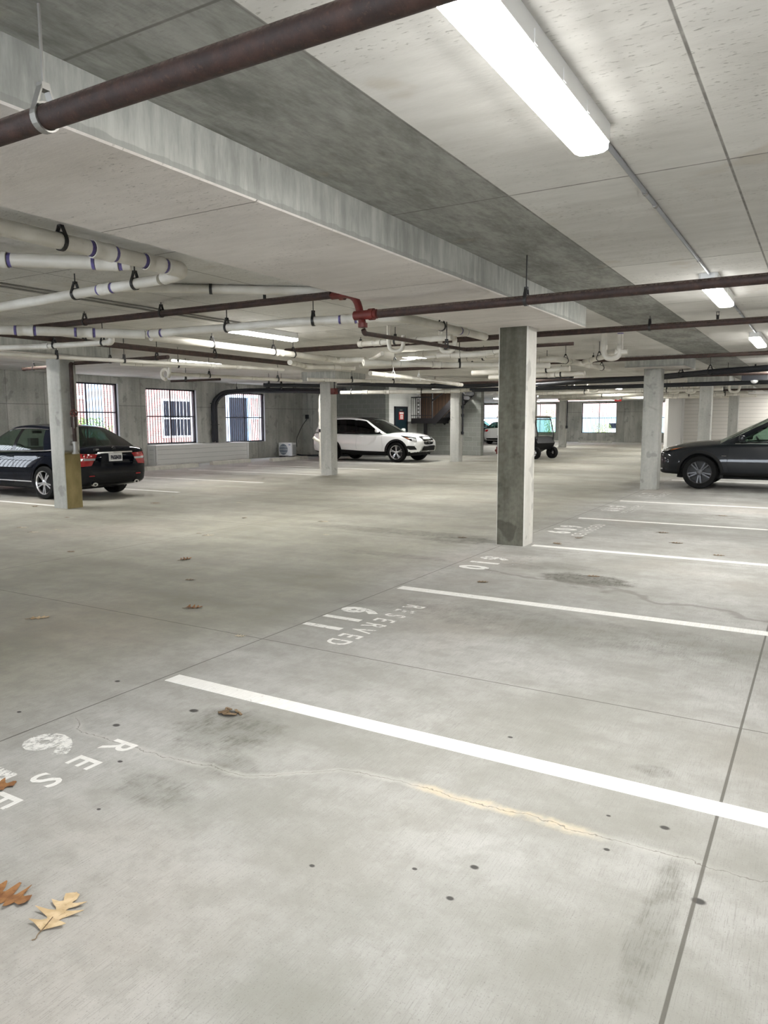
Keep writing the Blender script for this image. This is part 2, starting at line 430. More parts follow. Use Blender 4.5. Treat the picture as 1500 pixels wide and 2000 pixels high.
def mat_pvc():
    g = G('cream_pvc'); n = g.noise(3, 4); d = g.noise(40, 3)
    c = g.mix(g.ss(n, .35, .7), (.58,.545,.475), (.74,.71,.64))
    c = g.mix(g.m('MULTIPLY', g.ss(d, .66, .76), .35), c, (.35,.32,.27))
    g.set(Base_Color=c, Roughness=.38); return g.mat

def mat_paint(name, wear):
    """white road paint worn through to the slab beneath"""
    g = G(name)
    a = g.noise(22, 5, rough=.75); b = g.noise(1, 4, g.sc(150, 6, 1), .6); k = g.noise(2.5, 2)
    t = g.m('ADD', g.m('MULTIPLY', a, .55), g.m('ADD', g.m('MULTIPLY', b, .3), g.m('MULTIPLY', k, .25)))
    fac = g.ss(t, .66-wear*.32, .78-wear*.25, True)
    tr = g.node('BsdfTransparent'); mx = g.node('MixShader')
    g.nt.links.new(fac, mx.inputs[0]); g.nt.links.new(tr.outputs[0], mx.inputs[1]); g.nt.links.new(g.b.outputs[0], mx.inputs[2]); g.nt.links.new(mx.outputs[0], g.out.inputs[0])
    g.set(Base_Color=g.mix(g.m('MULTIPLY', g.ss(b, .4, .6, True), .3), (.84,.83,.80), (.5,.49,.45)), Roughness=.7)
    return g.mat

def mat_leaf(name, a, b, vein):
    g = G(name); n = g.noise(26, 4, g.obj()); n2 = g.noise(90, 3, g.obj())
    c = g.mix(g.ss(n, .35, .68), a, b); c = g.mix(g.m('MULTIPLY', g.ss(n2, .62, .72), .5), c, vein)
    g.set(Base_Color=c, Roughness=.7); return g.mat

M = {}
M['floor'] = mat_floor(); M['ceiling'] = mat_ceiling(); M['band'] = mat_band()
M['wall'] = mat_concrete('form_panel_concrete', (.35,.348,.31), (.63,.62,.57), .4, True)
M['column'] = mat_concrete('column_concrete', (.32,.32,.295), (.50,.495,.46), .45, False)
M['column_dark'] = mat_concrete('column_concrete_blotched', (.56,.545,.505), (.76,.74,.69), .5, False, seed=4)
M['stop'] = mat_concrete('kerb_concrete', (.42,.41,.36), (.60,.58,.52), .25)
M['column_face'] = mat_concrete('shaded_stained_column_face', (.07,.066,.048), (.215,.205,.165), .5, False, seed=9)
M['block_dark'] = mat_block('grey_block', (.185,.195,.175), (.215,.22,.20), (.29,.30,.275))
M['block_mid'] = mat_block('mid_block', (.25,.26,.235), (.29,.295,.27), (.37,.38,.35))
M['block_light'] = mat_block('pale_block', (.70,.705,.67), (.76,.765,.73), (.84,.84,.80))
M['brick'] = mat_brick('pink_brick', (.42,.17,.15), (.55,.27,.24), (.66,.52,.50))
M['siding'] = mat_siding('painted_siding', (.66,.63,.585), .178)
M['boxsiding'] = mat_siding('painted_boards', (.70,.69,.66), .168, .03)
M['boxtrim'] = plain('painted_trim', (.72,.71,.69), .5)
M['rust'] = mat_rust(); M['pvc'] = mat_pvc()
M['purple'] = plain('purple_primer', (.13,.105,.30), .5, var=.4, vs=30)
M['red'] = plain('red_fitting', (.13,.016,.011), .5, var=.35, vs=20)
M['blackmetal'] = plain('black_strap', (.015,.014,.014), .5)
M['greymetal'] = plain('galvanised', (.30,.29,.27), .45, .6)
M['steelgrey'] = plain('conduit_grey', (.36,.37,.40), .4, .5)
M['insul'] = plain('black_insulation', (.012,.013,.018), .55)
M['whiteplastic'] = plain('white_plastic', (.80,.80,.79), .4)
M['diffuser'] = glow('lamp_diffuser', (1.0,.99,.95), 60)
M['diffuser_rim'] = glow('lamp_diffuser_rim', (1.0,.99,.95), 7)
M['bars'] = plain('black_bars', (.006,.007,.014), .45)
M['reveal'] = plain('pale_reveal', (.62,.64,.68), .6)
M['stripe_new'] = mat_paint('road_paint', .10); M['stripe_worn'] = mat_paint('road_paint_worn', .35)
M['num_worn'] = mat_paint('road_paint_faded', .55); M['num_faint'] = mat_paint('road_paint_faint', .8)
M['leaf_tan'] = mat_leaf('tan_leaf', (.50,.36,.20), (.66,.51,.32), (.28,.17,.08))
M['leaf_rust'] = mat_leaf('rust_leaf', (.20,.085,.03), (.33,.16,.06), (.09,.035,.013))
M['leaf_brown'] = mat_leaf('brown_leaf', (.13,.085,.045), (.25,.17,.095), (.07,.04,.025))
M['leaf_pale'] = mat_leaf('pale_leaf', (.42,.36,.26), (.60,.53,.40), (.25,.19,.12))

# ------------------------------------------------------------------ the setting
ZC = 2.824     # underside of the slab
ZB = 2.588     # underside of the dropped bands
def struct(mb, name, mats, label=None, **k):
    o = mb.build(name, mats, **k); tag(o, label, None, None, 'structure'); return o

struct(MB().box(-20.6,-8,-.2, 13,52.3,0), 'floor', M['floor'], 'broom finished concrete garage floor')
struct(MB().box(-12.0,-8,ZC, 13,52.3,ZC+.25).box(-20.6,-8,3.0,-12.0,52.3,3.25), 'ceiling', M['ceiling'], 'grey concrete slab overhead')
def band(x0, y0, x1, y1, lab):
    c = .008
    pts = [(x0+c,ZB),(x1-c,ZB),(x1,ZB+c),(x1,ZC+.01),(x0,ZC+.01),(x0,ZB+c)]
    struct(MB().prism_axis(pts, y0, y1, 1), 'ceiling_drop_panel', M['band'], lab)
band(-3.66,-7.9,-2.49,8.91, 'long dropped concrete band above the nearest column')
band(-3.66,16.1,-2.49,17.6, 'short dropped panel over the second column on the right')
band(-3.66,24.4,-2.49,25.9, 'short dropped panel over the third column on the right')
band(-3.66,32.8,-2.49,34.2, 'short dropped panel over the fourth column on the right')
band(-12.05,-7.9,-10.80,8.91, 'dropped band above the stained column with the standpipe')
band(-12.3,16.4,-11.2,17.9, 'short dropped panel over the left middle column')
band(-12.3,24.2,-11.2,25.7, 'short dropped panel over the column by the stairs')

def wall_x(name, x0, x1, y0, y1, zt, ops, mat, label):
    mb = MB(); y = y0
    for a, b, z0, z1 in ops:
        mb.box(x0, y, 0, x1, a, zt)
        mb.box(x0, a, 0, x1, b, z0); mb.box(x0, a, z1, x1, b, zt); y = b
    mb.box(x0, y, 0, x1, y1, zt); return struct(mb, name, mat, label)
def wall_y(name, y0, y1, x0, x1, zt, ops, mat, label):
    mb = MB(); x = x0
    for a, b, z0, z1 in ops:
        mb.box(x, y0, 0, a, y1, zt)
        mb.box(a, y0, 0, b, y1, z0); mb.box(a, y0, z1, b, y1, zt); x = b
    mb.box(x, y0, 0, x1, y1, zt); return struct(mb, name, mat, label)
WL = [(-5.5,-3.1,.75,2.7),(-.5,1.9,.75,2.7),(4.5,6.9,.75,2.7),(8.6,11.0,.75,2.7),(14.5,16.88,.88,2.77),(18.04,20.45,.72,2.68),(22.0,24.40,.68,2.66)]
wall_x('wall_left', -20.6, -20.25, -8, 27.3, 3.0, WL, M['wall'], 'form marked concrete wall with barred openings')
WF = [(-22.1,-19.7,.7,2.70),(-18.9,-16.5,.62,2.70),(-14.65,-12.25,.62,2.70),(-9.6,-7.2,.62,2.70)]
wall_y('wall_far', 52.0, 52.3, -26, 13, 2.83, WF, M['wall'], 'far concrete wall with barred openings')
wall_y('wall_return', 27.0, 27.3, -20.6, -18.6, 3.0, [], M['wall'], 'short concrete wall behind the condenser')
wall_y('wall_block_front', 27.0, 27.3, -18.6, -15.9, 3.0, [], M['block_dark'], 'grey block wall behind the white car')
wall_x('wall_block_side', -16.2, -15.9, 27.3, 29.8, 3.0, [], M['block_light'], 'pale block wall that holds the dark door')
mb = MB().prism_axis([(-15.9,0),(-12.76,0),(-12.76,ZC),(-13.75,ZC),(-13.75,2.62),(-14.30,1.62),(-14.30,1.39),(-15.9,1.39)], 29.8, 30.1, 1)
struct(mb, 'wall_block_stair', M['block_mid'], 'block wall under the black stairs')
struct(MB().box(-26,34,0,-25.7,52,3.0).box(-26,33.7,0,-20.25,34,3.0).box(-20.6,27.3,0,-20.25,33.7,3.0), 'wall_outer', M['wall'])
struct(MB().box(-26,33.7,2.824,-20.6,52.3,3.07), 'ceiling_slab', M['ceiling'], 'slab of the far bay')
struct(MB().box(-26,33.7,-.2,-20.6,52.3,0), 'floor_slab', M['floor'], 'floor of the far bay')
struct(MB().box(-6.2,40,0,8,40.2,ZC), 'wall_siding', M['siding'], 'horizontal board siding behind the far columns')
struct(MB().box(-6.35,36.2,0,-6.2,40.2,ZC), 'wall_siding_side', M['boxtrim'], 'white panelled side wall of the siding room')
struct(MB().box(-6.2,39.93,0,-6.08,40,ZC).box(-6.2,39.96,2.72,8,40,ZC), 'trim_1', M['boxtrim'], 'white corner board at the siding')
struct(MB().box(13,-8,0,13.3,52.3,ZC), 'wall_right', M['wall'])
wall_y('wall_back', -8.3, -8, -20.6, 13.3, 3.0, [(-14,-7,.0,2.5),(-5,5,.0,2.5)], M['wall'], None)

# barred window frames
def window_x(n, x, y0, y1, z0, z1, nb, label):
    f = MB(); t = .05
    f.box(x-.03,y0,z0,x+.03,y1,z0+t).box(x-.03,y0,z1-t,x+.03,y1,z1).box(x-.03,y0,z0,x+.03,y0+.035,z1).box(x-.03,y1-.07,z0,x+.03,y1,z1)
    f.box(x-.022,y0,(z0+z1)/2-.02,x+.022,y1,(z0+z1)/2+.02)
    r = struct(f, 'window_%d' % n, M['bars'], label)
    g = MB()
    for k in range(1, nb):
        y = y0 + (y1-y0)*k/nb; w = .022 if k == nb//2 else .0095
        g.box(x-w*.8,y-w,z0+.02,x+w*.8,y+w,z1-.02)
    g.build('bar_grille', M['bars'], r)
    rv = MB().box(x-.2,y0-.001,z0-.03,x+.10,y1,z0+.001)
    rv.box(x-.17,y1-.012,z0,x+.105,y1+.001,z1)
    rv.build('reveal', M['reveal'], r)
def window_y(n, y, x0, x1, z0, z1, nb, label):
    f = MB(); t = .04
    f.box(x0,y-.03,z0,x1,y+.03,z0+t).box(x0,y-.03,z1-t,x1,y+.03,z1).box(x0,y-.03,z0,x0+.05,y+.03,z1).box(x1-.05,y-.03,z0,x1,y+.03,z1).box(x0,y-.02,(z0+z1)/2-.02,x1,y+.02,(z0+z1)/2+.02)
    r = struct(f, 'window_%d' % n, M['bars'], label)
    g = MB()
    for k in range(1, nb):
        x = x0 + (x1-x0)*k/nb; w = .022 if k == nb//2 else .0095
        g.box(x-w,y-w*.8,z0+.02,x+w,y+w*.8,z1-.02)
    g.build('bar_grille', M['bars'], r)
labs = {5:'barred opening half hidden by the black sedan', 6:'barred opening above the left end of the white boarded box', 7:'barred opening between the black cable bundle and the condenser'}
for i, (a,b,z0,z1) in enumerate(WL): window_x(i+1, -20.36, a, b, z0, z1, 20, labs.get(i+1))
labs = {0:'far barred opening behind the white sedan', 1:'far barred opening behind the golf cart', 2:'far barred opening with bushes outside', 3:'far barred opening beside the siding room'}
for i, (a,b,z0,z1) in enumerate(WF): window_y(i+8, 52.12, a, b, z0, z1, 20, labs[i])

# the stair door
d = struct(MB().box(-15.9,27.80,0,-15.875,28.80,2.06), 'door_1', plain('dark_teal_door', (.006,.022,.03), .4), 'dark teal steel door in the pale block wall')
MB().box(-15.9,27.72,0,-15.86,27.80,2.13).box(-15.9,28.80,0,-15.86,28.88,2.13).box(-15.9,27.72,2.06,-15.86,28.88,2.13).build('frame', M['bars'], d)
MB().cyl((-15.87,27.92,1.0),(-15.82,27.92,1.0),.02,10).cyl((-15.82,27.92,1.0),(-15.82,28.05,1.0),.012,8).build('handle', M['greymetal'], d)
MB().box(-15.874,28.2,1.95,-15.84,28.36,2.0).build('closer', M['greymetal'], d)
sg = MB().box(-15.872,28.10,1.56,-15.862,28.52,1.90).build('door_sign', plain('sign_red', (.55,.035,.03), .5))
tag(sg, 'red and white warning sign on the dark teal door', 'sign')
MB().box(-15.862,28.14,1.80,-15.858,28.48,1.88).box(-15.862,28.20,1.59,-15.858,28.44,1.77).build('lettering_panel', M['whiteplastic'], sg)
m2 = MB()
for z in (1.62,1.665,1.71): m2.box(-15.858,28.23,z,-15.856,28.41,z+.016)
m2.build('lettering', plain('sign_red_ink', (.45,.03,.03), .5), sg)

# stairs
blk = plain('black_stair_steel', (.010,.009,.010), .5)
st = empty('staircase', (-14.5,29.3,0), 'black steel stairs with landing and railing in front of the block wall', 'stairs')
MB().box(-15.63,28.75,1.39,-14.30,29.78,1.62).build('landing', blk, st)
MB().box(-15.02,28.78,0,-14.90,28.90,1.39).build('post', blk, st)
for y in (28.72, 29.70): MB().bar((-14.55,y,1.42),(-13.1,y,2.76),.06,.28).build('stringer', blk, st)
for k in range(7):
    x = -14.3 + k*.2; z = 1.68 + k*.18
    if z < 2.7: MB().box(x,28.75,z-.03,x+.26,29.67,z).build('tread', plain('tread_edge', (.05,.05,.05), .4), st)
rl = MB().box(-15.63,28.74,2.50,-14.62,28.79,2.55).box(-15.63,28.74,1.72,-14.62,28.79,1.75)
for k in range(11): rl.box(-15.63+k*.1,28.755,1.6,-15.615+k*.1,28.775,2.5)
rl.build('railing', blk, st)
MB().cyl((-14.60,28.77,1.6),(-14.60,28.77,2.82),.04,10).build('newel_post', blk, st)
MB().bar((-14.6,28.74,2.35),(-13.9,28.74,2.80),.04,.05).build('handrail', blk, st)
sb = MB().box(-15.9,30.12,1.0,-12.9,30.17,ZC)
wood = G('brown_boards'); wx, wy, wz = wood.xyz()
wf = wood.m('FRACT', wood.m('DIVIDE', wx, .17))
wood.set(Base_Color=wood.mix(wood.ss(wood.m('ABSOLUTE', wood.m('SUBTRACT', wf, .5)), .42, .47), wood.mix(wood.noise(3,3,wood.sc(6,1,.6)), (.055,.032,.02), (.12,.068,.038)), (.012,.008,.006)), Roughness=.6)
struct(sb, 'wall_boards', wood.mat, 'brown upright boards behind the stair railing')
lat = MB()
for k in range(7): lat.box(-15.84,29.70,1.70+k*.16,-15.70,29.73,1.78+k*.16)
lat.box(-15.86,29.69,1.62,-15.84,29.74,2.8).box(-15.70,29.69,1.62,-15.68,29.74,2.8)
tag(lat.build('wall_mounted_slatted_panel', M['whiteplastic']), 'narrow pale slatted panel beside the stair landing', 'panel', kind='thing')

# ------------------------------------------------------------------ columns
def column(x, y, label, mat='column', w=.36, d=.32, zt=ZB, face=None):
    mb = MB().cbox(x-w/2,y-d/2,0,x+w/2,y+d/2,zt,.014)
    if face: mb.m[2] = 1   # stained side, with the unlit face's shade painted into its colour
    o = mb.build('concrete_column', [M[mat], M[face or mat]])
    tag(o, label, 'column', 'concrete columns of the garage', 'thing'); return o
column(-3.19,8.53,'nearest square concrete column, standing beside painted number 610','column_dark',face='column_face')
column(-3.20,16.82,'square column in front of the dark grey car nose')
column(-3.20,25.14,'slim far column behind the hood of the dark grey car, nearer of two')
column(-3.20,33.45,'slim far column behind the dark grey car windscreen, farther of two')
colA = column(-11.48,8.37,'column with a rusty standpipe beside the black sedan',d=.33)
column(-11.97,17.18,'column with a red horn, standing left of the white car',zt=ZB)
column(-11.66,24.95,'column in front of the block wall, right of the white car',zt=ZB)
column(-11.75,33.45,'column directly behind the nearest column',zt=ZC)
column(-12.6,41.0,'far slim column right of the golf cart',zt=ZC)
column(-3.20,41.76,'farthest right column behind the siding room corner',zt=ZC) if False else None
# damp mustard stain low on the standpipe column: a skin of old paint on its face
mp = G('mustard_paint'); n_ = mp.noise(5,4,mp.sc(1,1,.5)); px_,py_,pz_ = mp.xyz()
tr_ = mp.node('BsdfTransparent'); mx_ = mp.node('MixShader')
mp.nt.links.new(mp.m('MULTIPLY', mp.ss(mp.m('ADD', pz_, mp.m('MULTIPLY', n_, .12)), .98, 1.10, True), mp.m('ADD', .5, mp.m('MULTIPLY', n_, .6)), clamp=True), mx_.inputs[0])
mp.nt.links.new(tr_.outputs[0], mx_.inputs[1]); mp.nt.links.new(mp.b.outputs[0], mx_.inputs[2]); mp.nt.links.new(mx_.outputs[0], mp.out.inputs[0])
mp.set(Base_Color=mp.mix(n_, (.20,.15,.055), (.36,.29,.13)), Roughness=.8)
MB().box(-11.298,8.215,.0,-11.296,8.525,1.1).build('stain', mp.mat, colA)
sp = empty('standpipe', (-11.21,8.37,0), 'rusty standpipe with a round valve wheel on the stained column', 'standpipe')
MB().tube(rounded([(-11.21,8.40,2.50),(-11.21,8.37,2.50),(-11.21,8.37,1.15)], .02), .034, 12).build('pipe', M['rust'], sp)
MB().cyl((-11.21,8.37,1.42),(-11.21,8.37,1.60),.052,14).cyl((-11.21,8.37,1.62),(-11.21,8.37,1.66),.06,8).build('valve_body', M['rust'], sp)
MB().cyl((-11.21,8.37,1.13),(-11.21,8.37,1.17),.062,16).cyl((-11.21,8.37,.98),(-11.21,8.37,1.13),.045,14).cyl((-11.21,8.37,.955),(-11.21,8.37,.985),.06,16).build('outlet_cap', M['greymetal'], sp)
vw = MB(); q = Vector((1,-.5,0)).normalized()
vw.ring(Vector((-11.10,8.30,1.66)), q, .052, .012, .014, 20).cyl((-11.21,8.37,1.66), Vector((-11.10,8.30,1.66)), .012, 8)
for k in range(3):
    a = k*PI/3; u = Vector((.447,.894,0))*math.cos(a)+Vector((0,0,1))*math.sin(a); vw.bar(Vector((-11.10,8.30,1.66))-u*.055, Vector((-11.10,8.30,1.66))+u*.055, .01,.01)
vw.build('hand_wheel', M['red'], sp)
MB().cyl((-11.17,8.34,1.40),(-11.17,8.34,1.62),.006,6).build('tag_chain', M['greymetal'], sp)

# ------------------------------------------------------------------ road paint
def stripe(x0, x1, y, label, mat='stripe_new', w=.115):
    tag(MB().box(x0,y-w/2,-.0005,x1,y+w/2,.0012).build('parking_stripe', M[mat]), label, 'parking stripe', 'white parking stripes', 'thing')
S0 = 2.955; DS = 2.775
stripe(-3.23,6.0,S0+.03,'nearest and widest white parking stripe across the foreground')
stripe(-3.23,6.0,S0+DS,'white parking stripe between painted numbers 611 and 610')
stripe(-2.95,6.0,S0+2*DS,'white parking stripe starting at the foot of the nearest column')
stripe(-3.18,6.0,S0+3*DS,'white parking stripe between painted numbers 609 and 608')
stripe(-3.2,6.0,S0+4*DS+.03,'white parking stripe in front of the dark grey car')
stripe(-3.2,6.0,S0+6*DS,'white stripe on the far side of the dark grey car')
for y, l in ((8.42,'white stripe on the near side of the black sedan'),(11.35,'white stripe on the far side of the black sedan'),(14.15,'white stripe on the empty floor before the middle box wheel stop'),
             (16.95,'white stripe ending at the left middle column'),(19.75,'white stripe nearest in front of the condenser'),(22.45,'white stripe on the near side of the white car'),(25.2,'white stripe on the far side of the white car')):
    stripe(-17.2,-11.85,y,l,'stripe_new',.105)
_gl = {}
def GLY(ch):
    if ch not in _gl: _gl[ch] = text_mesh(ch, 1.0, .014 if ch.isalpha() else .05)
    return _gl[ch]
def marking(name, body, x, y, h, length, label, mat, cat):
    vs, fs = text_mesh(body, 1.0, .022, 1.08)
    x0 = min(v.x for v in vs); x1 = max(v.x for v in vs); y0 = min(v.y for v in vs); y1 = max(v.y for v in vs)
    root = empty(name, (x+h/2, y-length/2, 0), label, cat, 'stencilled stall markings')
    for i, ch in enumerate(body):
        # glyphs of the same line, each its own stroke of paint
        cv, cf = GLY(ch)
        P = [Vector((x + (v.y)/.73*h, y - ((i + .5)/len(body))*length - v.x*length/len(body)/(.92 if ch.isalpha() else .80), .0012)) for v in cv]
        MB().add(P, cf).build('letter' if ch.isalpha() else 'digit', M[mat], root)
marking('painted_number','612',-3.16,2.20,.27,.90,'worn white painted number at the bottom left corner of the floor','num_worn','floor marking')
marking('painted_word','RESERVED',-2.81,2.29,.15,1.52,'white painted word RESERVED nearest the big oak leaves','stripe_new','floor marking')
marking('painted_number','611',-3.24,4.98,.31,.78,'white painted number 611','stripe_worn','floor marking')
marking('painted_word','RESERVED',-2.86,5.245,.18,1.26,'white painted word RESERVED beside number 611','stripe_worn','floor marking')
marking('painted_number','610',-3.16,7.62,.30,.85,'faded white painted number 610 left of the oil stain','stripe_worn','floor marking')
marking('painted_word','RESERVED',-2.78,7.95,.17,1.26,'nearly worn away word RESERVED beside number 610','num_faint','floor marking')
marking('painted_number','609',-3.14,10.45,.30,.9,'white painted number 609 just behind the nearest column','stripe_worn','floor marking')
marking('painted_word','RESERVED',-2.78,10.72,.17,1.26,'white painted word RESERVED beside number 609','stripe_worn','floor marking')
marking('painted_number','608',-3.14,13.25,.30,.9,'white painted number 608 on the far floor','num_worn','floor marking')
marking('painted_word','RESERVED',-2.78,13.5,.17,1.26,'white painted word RESERVED beside number 608','num_worn','floor marking')
marking('painted_number','607',-3.14,15.9,.30,.9,'faded white painted number 607 at the foot of the column by the dark car','num_worn','floor marking')
marking('painted_word','RESERVED',-2.78,16.25,.17,1.26,'faded word RESERVED beside number 607','num_worn','floor marking')

# ------------------------------------------------------------------ leaves
def leaf(x, y, L, rot, mat, label, curl=.25, stem=True, seed=0):
    R = random.Random(seed)
    # half outline of a deeply lobed oak leaf: (along, out)
    half = [(0,.02),(.05,.10),(.13,.30),(.18,.34),(.23,.20),(.27,.11),(.33,.13),(.42,.36),(.48,.42),(.50,.20),(.52,.11),(.58,.12),(.66,.28),(.74,.33),(.74,.15),(.77,.09),(.84,.12),(.93,.14),(.97,.07),(1.0,.0)]
    top = []
    for a, b in half: top.append((a + R.uniform(-.012,.012), b*R.uniform(.8,1.15)))
    bot = [(a + R.uniform(-.03,.03), -b*R.uniform(.75,1.15)) for a, b in half]
    def P(a, b):
        z = .004 + curl*L*(.55*(b*b)*2.2 + .25*(a-.45)**2*1.6) + abs(math.sin(a*9+seed))*.02*L
        c = math.cos(rot); s = math.sin(rot)
        return Vector((x + L*((a-.5)*c - b*s), y + L*((a-.5)*s + b*c), z))
    mb = MB(); n = len(half)
    rows = []
    vs = []; fs = []
    for i in range(n):
        a, b = top[i]; a2, b2 = bot[i]
        am = half[i][0]
        vs += [P(a2,b2), P((a2+am)/2,b2*.5), P(am,0), P((a+am)/2,b*.5), P(a,b)]
    for i in range(n-1):
        for k in range(4): fs.append((i*5+k, i*5+k+1, (i+1)*5+k+1, (i+1)*5+k))
    mb.add(vs, fs, 0, True)
    lo = min(v.z for v in mb.v)
    for v in mb.v: v.z += .002 - lo
    # real thickness
    k = len(mb.v); mb.add([v - Vector((0,0,.0012)) for v in mb.v], [tuple(reversed(f)) for f in mb.f[:len(fs)]], 0, True)
    o = mb.build('oak_leaf', M[mat], origin=(x,y,0))
    tag(o, label, 'leaf', 'dry oak leaves on the floor', 'thing')
    if stem:
        c = math.cos(rot); s = math.sin(rot)
        pts = [Vector((x + L*((a-.5)*c - b*s), y + L*((a-.5)*s + b*c), z)) for a, b, z in ((.3,0,.010),(0,0,.006),(-.1,.02,.004),(-.2,-.02,.003),(-.24,.03,.004))]
        MB().tube(rounded(pts,.02,3), [.0015]*len(rounded(pts,.02,3)), 6).build('stem', M['leaf_brown'], o)
        return o
def ang(p0, p1): return math.atan2(p1[1]-p0[1], p1[0]-p0[0])
leaf(-1.94,1.302,.175,1.94,'leaf_tan','big pale tan oak leaf in the bottom left corner',.30,seed=3)
leaf(-2.142,1.262,.17,.22,'leaf_rust','rust brown oak leaf cut by the left edge, above the tan leaf',.4,seed=5)
leaf(-2.86,1.66,.17,.97,'leaf_rust','brown oak leaf lying against the painted letter S',.35,seed=8)
LV = [(-4.31,4.25,.15,.6,'leaf_rust','curled brown leaf on the open floor left of number 611',.9),
 (-5.13,3.43,.16,.9,'leaf_tan','flat tan leaf on the long floor joint at the left',.4),
 (-5.94,5.76,.15,1.2,'leaf_rust','upright curled brown leaf in the middle of the aisle',1.1),
 (-5.13,5.01,.10,.3,'leaf_brown','small brown leaf just in front of the upright curled leaf',.5),
 (-9.82,6.39,.17,.2,'leaf_pale','pale leaf left of the standpipe column base, left one of three',.4),
 (-9.27,6.19,.15,.4,'leaf_pale','pale leaf in front of the standpipe column base, nearest of three',.4),
 (-9.21,6.50,.10,.1,'leaf_pale','small pale leaf in front of the standpipe column base, right one of three',.3),
 (-7.48,5.45,.12,.2,'leaf_brown','brown leaf below the three pale leaves',.4),
 (-6.95,7.17,.15,1.0,'leaf_pale','pale tan leaf in mid aisle below the empty stall',.4),
 (-7.20,7.23,.08,.5,'leaf_brown','tiny brown leaf touching the pale aisle leaf',.4),
 (-7.73,8.76,.10,.5,'leaf_brown','dark brown leaf beyond the pale aisle leaf',.7),
 (-12.14,8.16,.15,.1,'leaf_brown','brown leaf just left of the standpipe column foot',.4),
 (-10.26,7.44,.10,.1,'leaf_brown','brown leaf right of the standpipe column foot',.4),
 (-10.61,9.59,.22,.1,'leaf_brown','brown leaf on the floor behind the black sedan',.3),
 (-3.45,3.83,.09,.3,'leaf_pale','small pale leaf where two floor joints meet',.4),
 (-9.30,10.40,.13,.2,'leaf_pale','pale leaf in the dark patch of aisle beyond the sedan',.4),
 (-11.19,10.56,.09,.1,'leaf_brown','tiny brown leaf under the right rear corner of the sedan',.5),
 (-6.39,9.02,.16,.2,'leaf_pale','pale leaf in the aisle below the left middle column',.4),
 (-5.61,7.96,.10,.9,'leaf_pale','small pale leaf on the aisle halfway to the nearest column',.5),
 (-3.93,8.62,.14,.1,'leaf_brown','brown leaf in the damp patch left of the nearest column',.3),
 (-2.66,6.30,.12,.2,'leaf_brown','brown leaf below the oil stain near number 610',.4),
 (-2.73,8.76,.14,2.6,'leaf_brown','brown leaf just right of the nearest column foot',.6),
 (-2.62,9.32,.11,.4,'leaf_brown','brown leaf lying on the word beside number 609',.5),
 (-1.83,7.06,.13,.2,'leaf_brown','brown leaf lying on the big oil stain',.4),
 (-1.76,10.30,.15,.1,'leaf_brown','brown leaf inside the stall of number 609',.4),
 (-1.28,12.58,.16,.2,'leaf_brown','brown leaf inside the stall of number 608',.4),
 (-1.46,9.51,.15,.1,'leaf_brown','brown leaf beside the stripe at the nearest column foot',.3),
 (-.92,8.86,.14,.1,'leaf_brown','brown leaf in the stall of number 610, right of the stain',.3)]
for i, (x,y,L,r_,m_,l_,c_) in enumerate(LV): leaf(x,y,L*.88,r_,m_,l_,c_*.45 if c_ < .85 else c_*.8,L > .14,seed=20+i)
db = MB(); R_ = random.Random(4)
for k in range(10):
    a = R_.uniform(0,6.28); db.obox((-2.545+R_.uniform(-.06,.06), 2.75+R_.uniform(-.03,.03), .004+R_.uniform(0,.006)), (R_.uniform(.02,.06),R_.uniform(.008,.02),.005), Matrix.Rotation(a,3,'Z'))
tag(db.build('leaf_scrap', M['leaf_brown']), 'crushed dark leaf scrap below the nearest stripe', 'leaf', kind='thing')

# ------------------------------------------------------------------ pipes
M['dark_tone'] = plain('joint_gap_shade', (.05,.042,.036), .7)  # dark rings at coupling ends: gap, sealant and shadow put into colour
def along(pts, d):
    pts = [Vector(p) for p in pts]
    for a, b in zip(pts, pts[1:]):
        L = (b-a).length
        if d <= L or b is pts[-1]: return a + (b-a)*(d/L), (b-a).normalized()
        d -= L
def hanger(root, p, t, r, zc, mat='blackmetal', wide=.028):
    R = r*1.04
    mb = MB()
    mb.ring(p, t, R, .006, wide, 20)
    top = p + Vector((0,0,r+.055))
    side = t.cross(Vector((0,0,1))).normalized()
    for s in (-1,1): mb.bar(p + Vector((0,0,r*.55)) + side*s*r*.95, top + side*s*.012, wide, .006)
    mb.obox(top, (.03,.03,.022), Matrix.Identity(3))
    h = mb.build('hanger', M[mat], root)
    if zc - top.z > .02: MB().cyl(top, (top.x,top.y,zc), .0055, 6).build('rod', M[mat], h)
    else: MB().cyl(top-Vector((0,0,.02)), (top.x,top.y,zc), .008, 6).build('rod', M[mat], h)
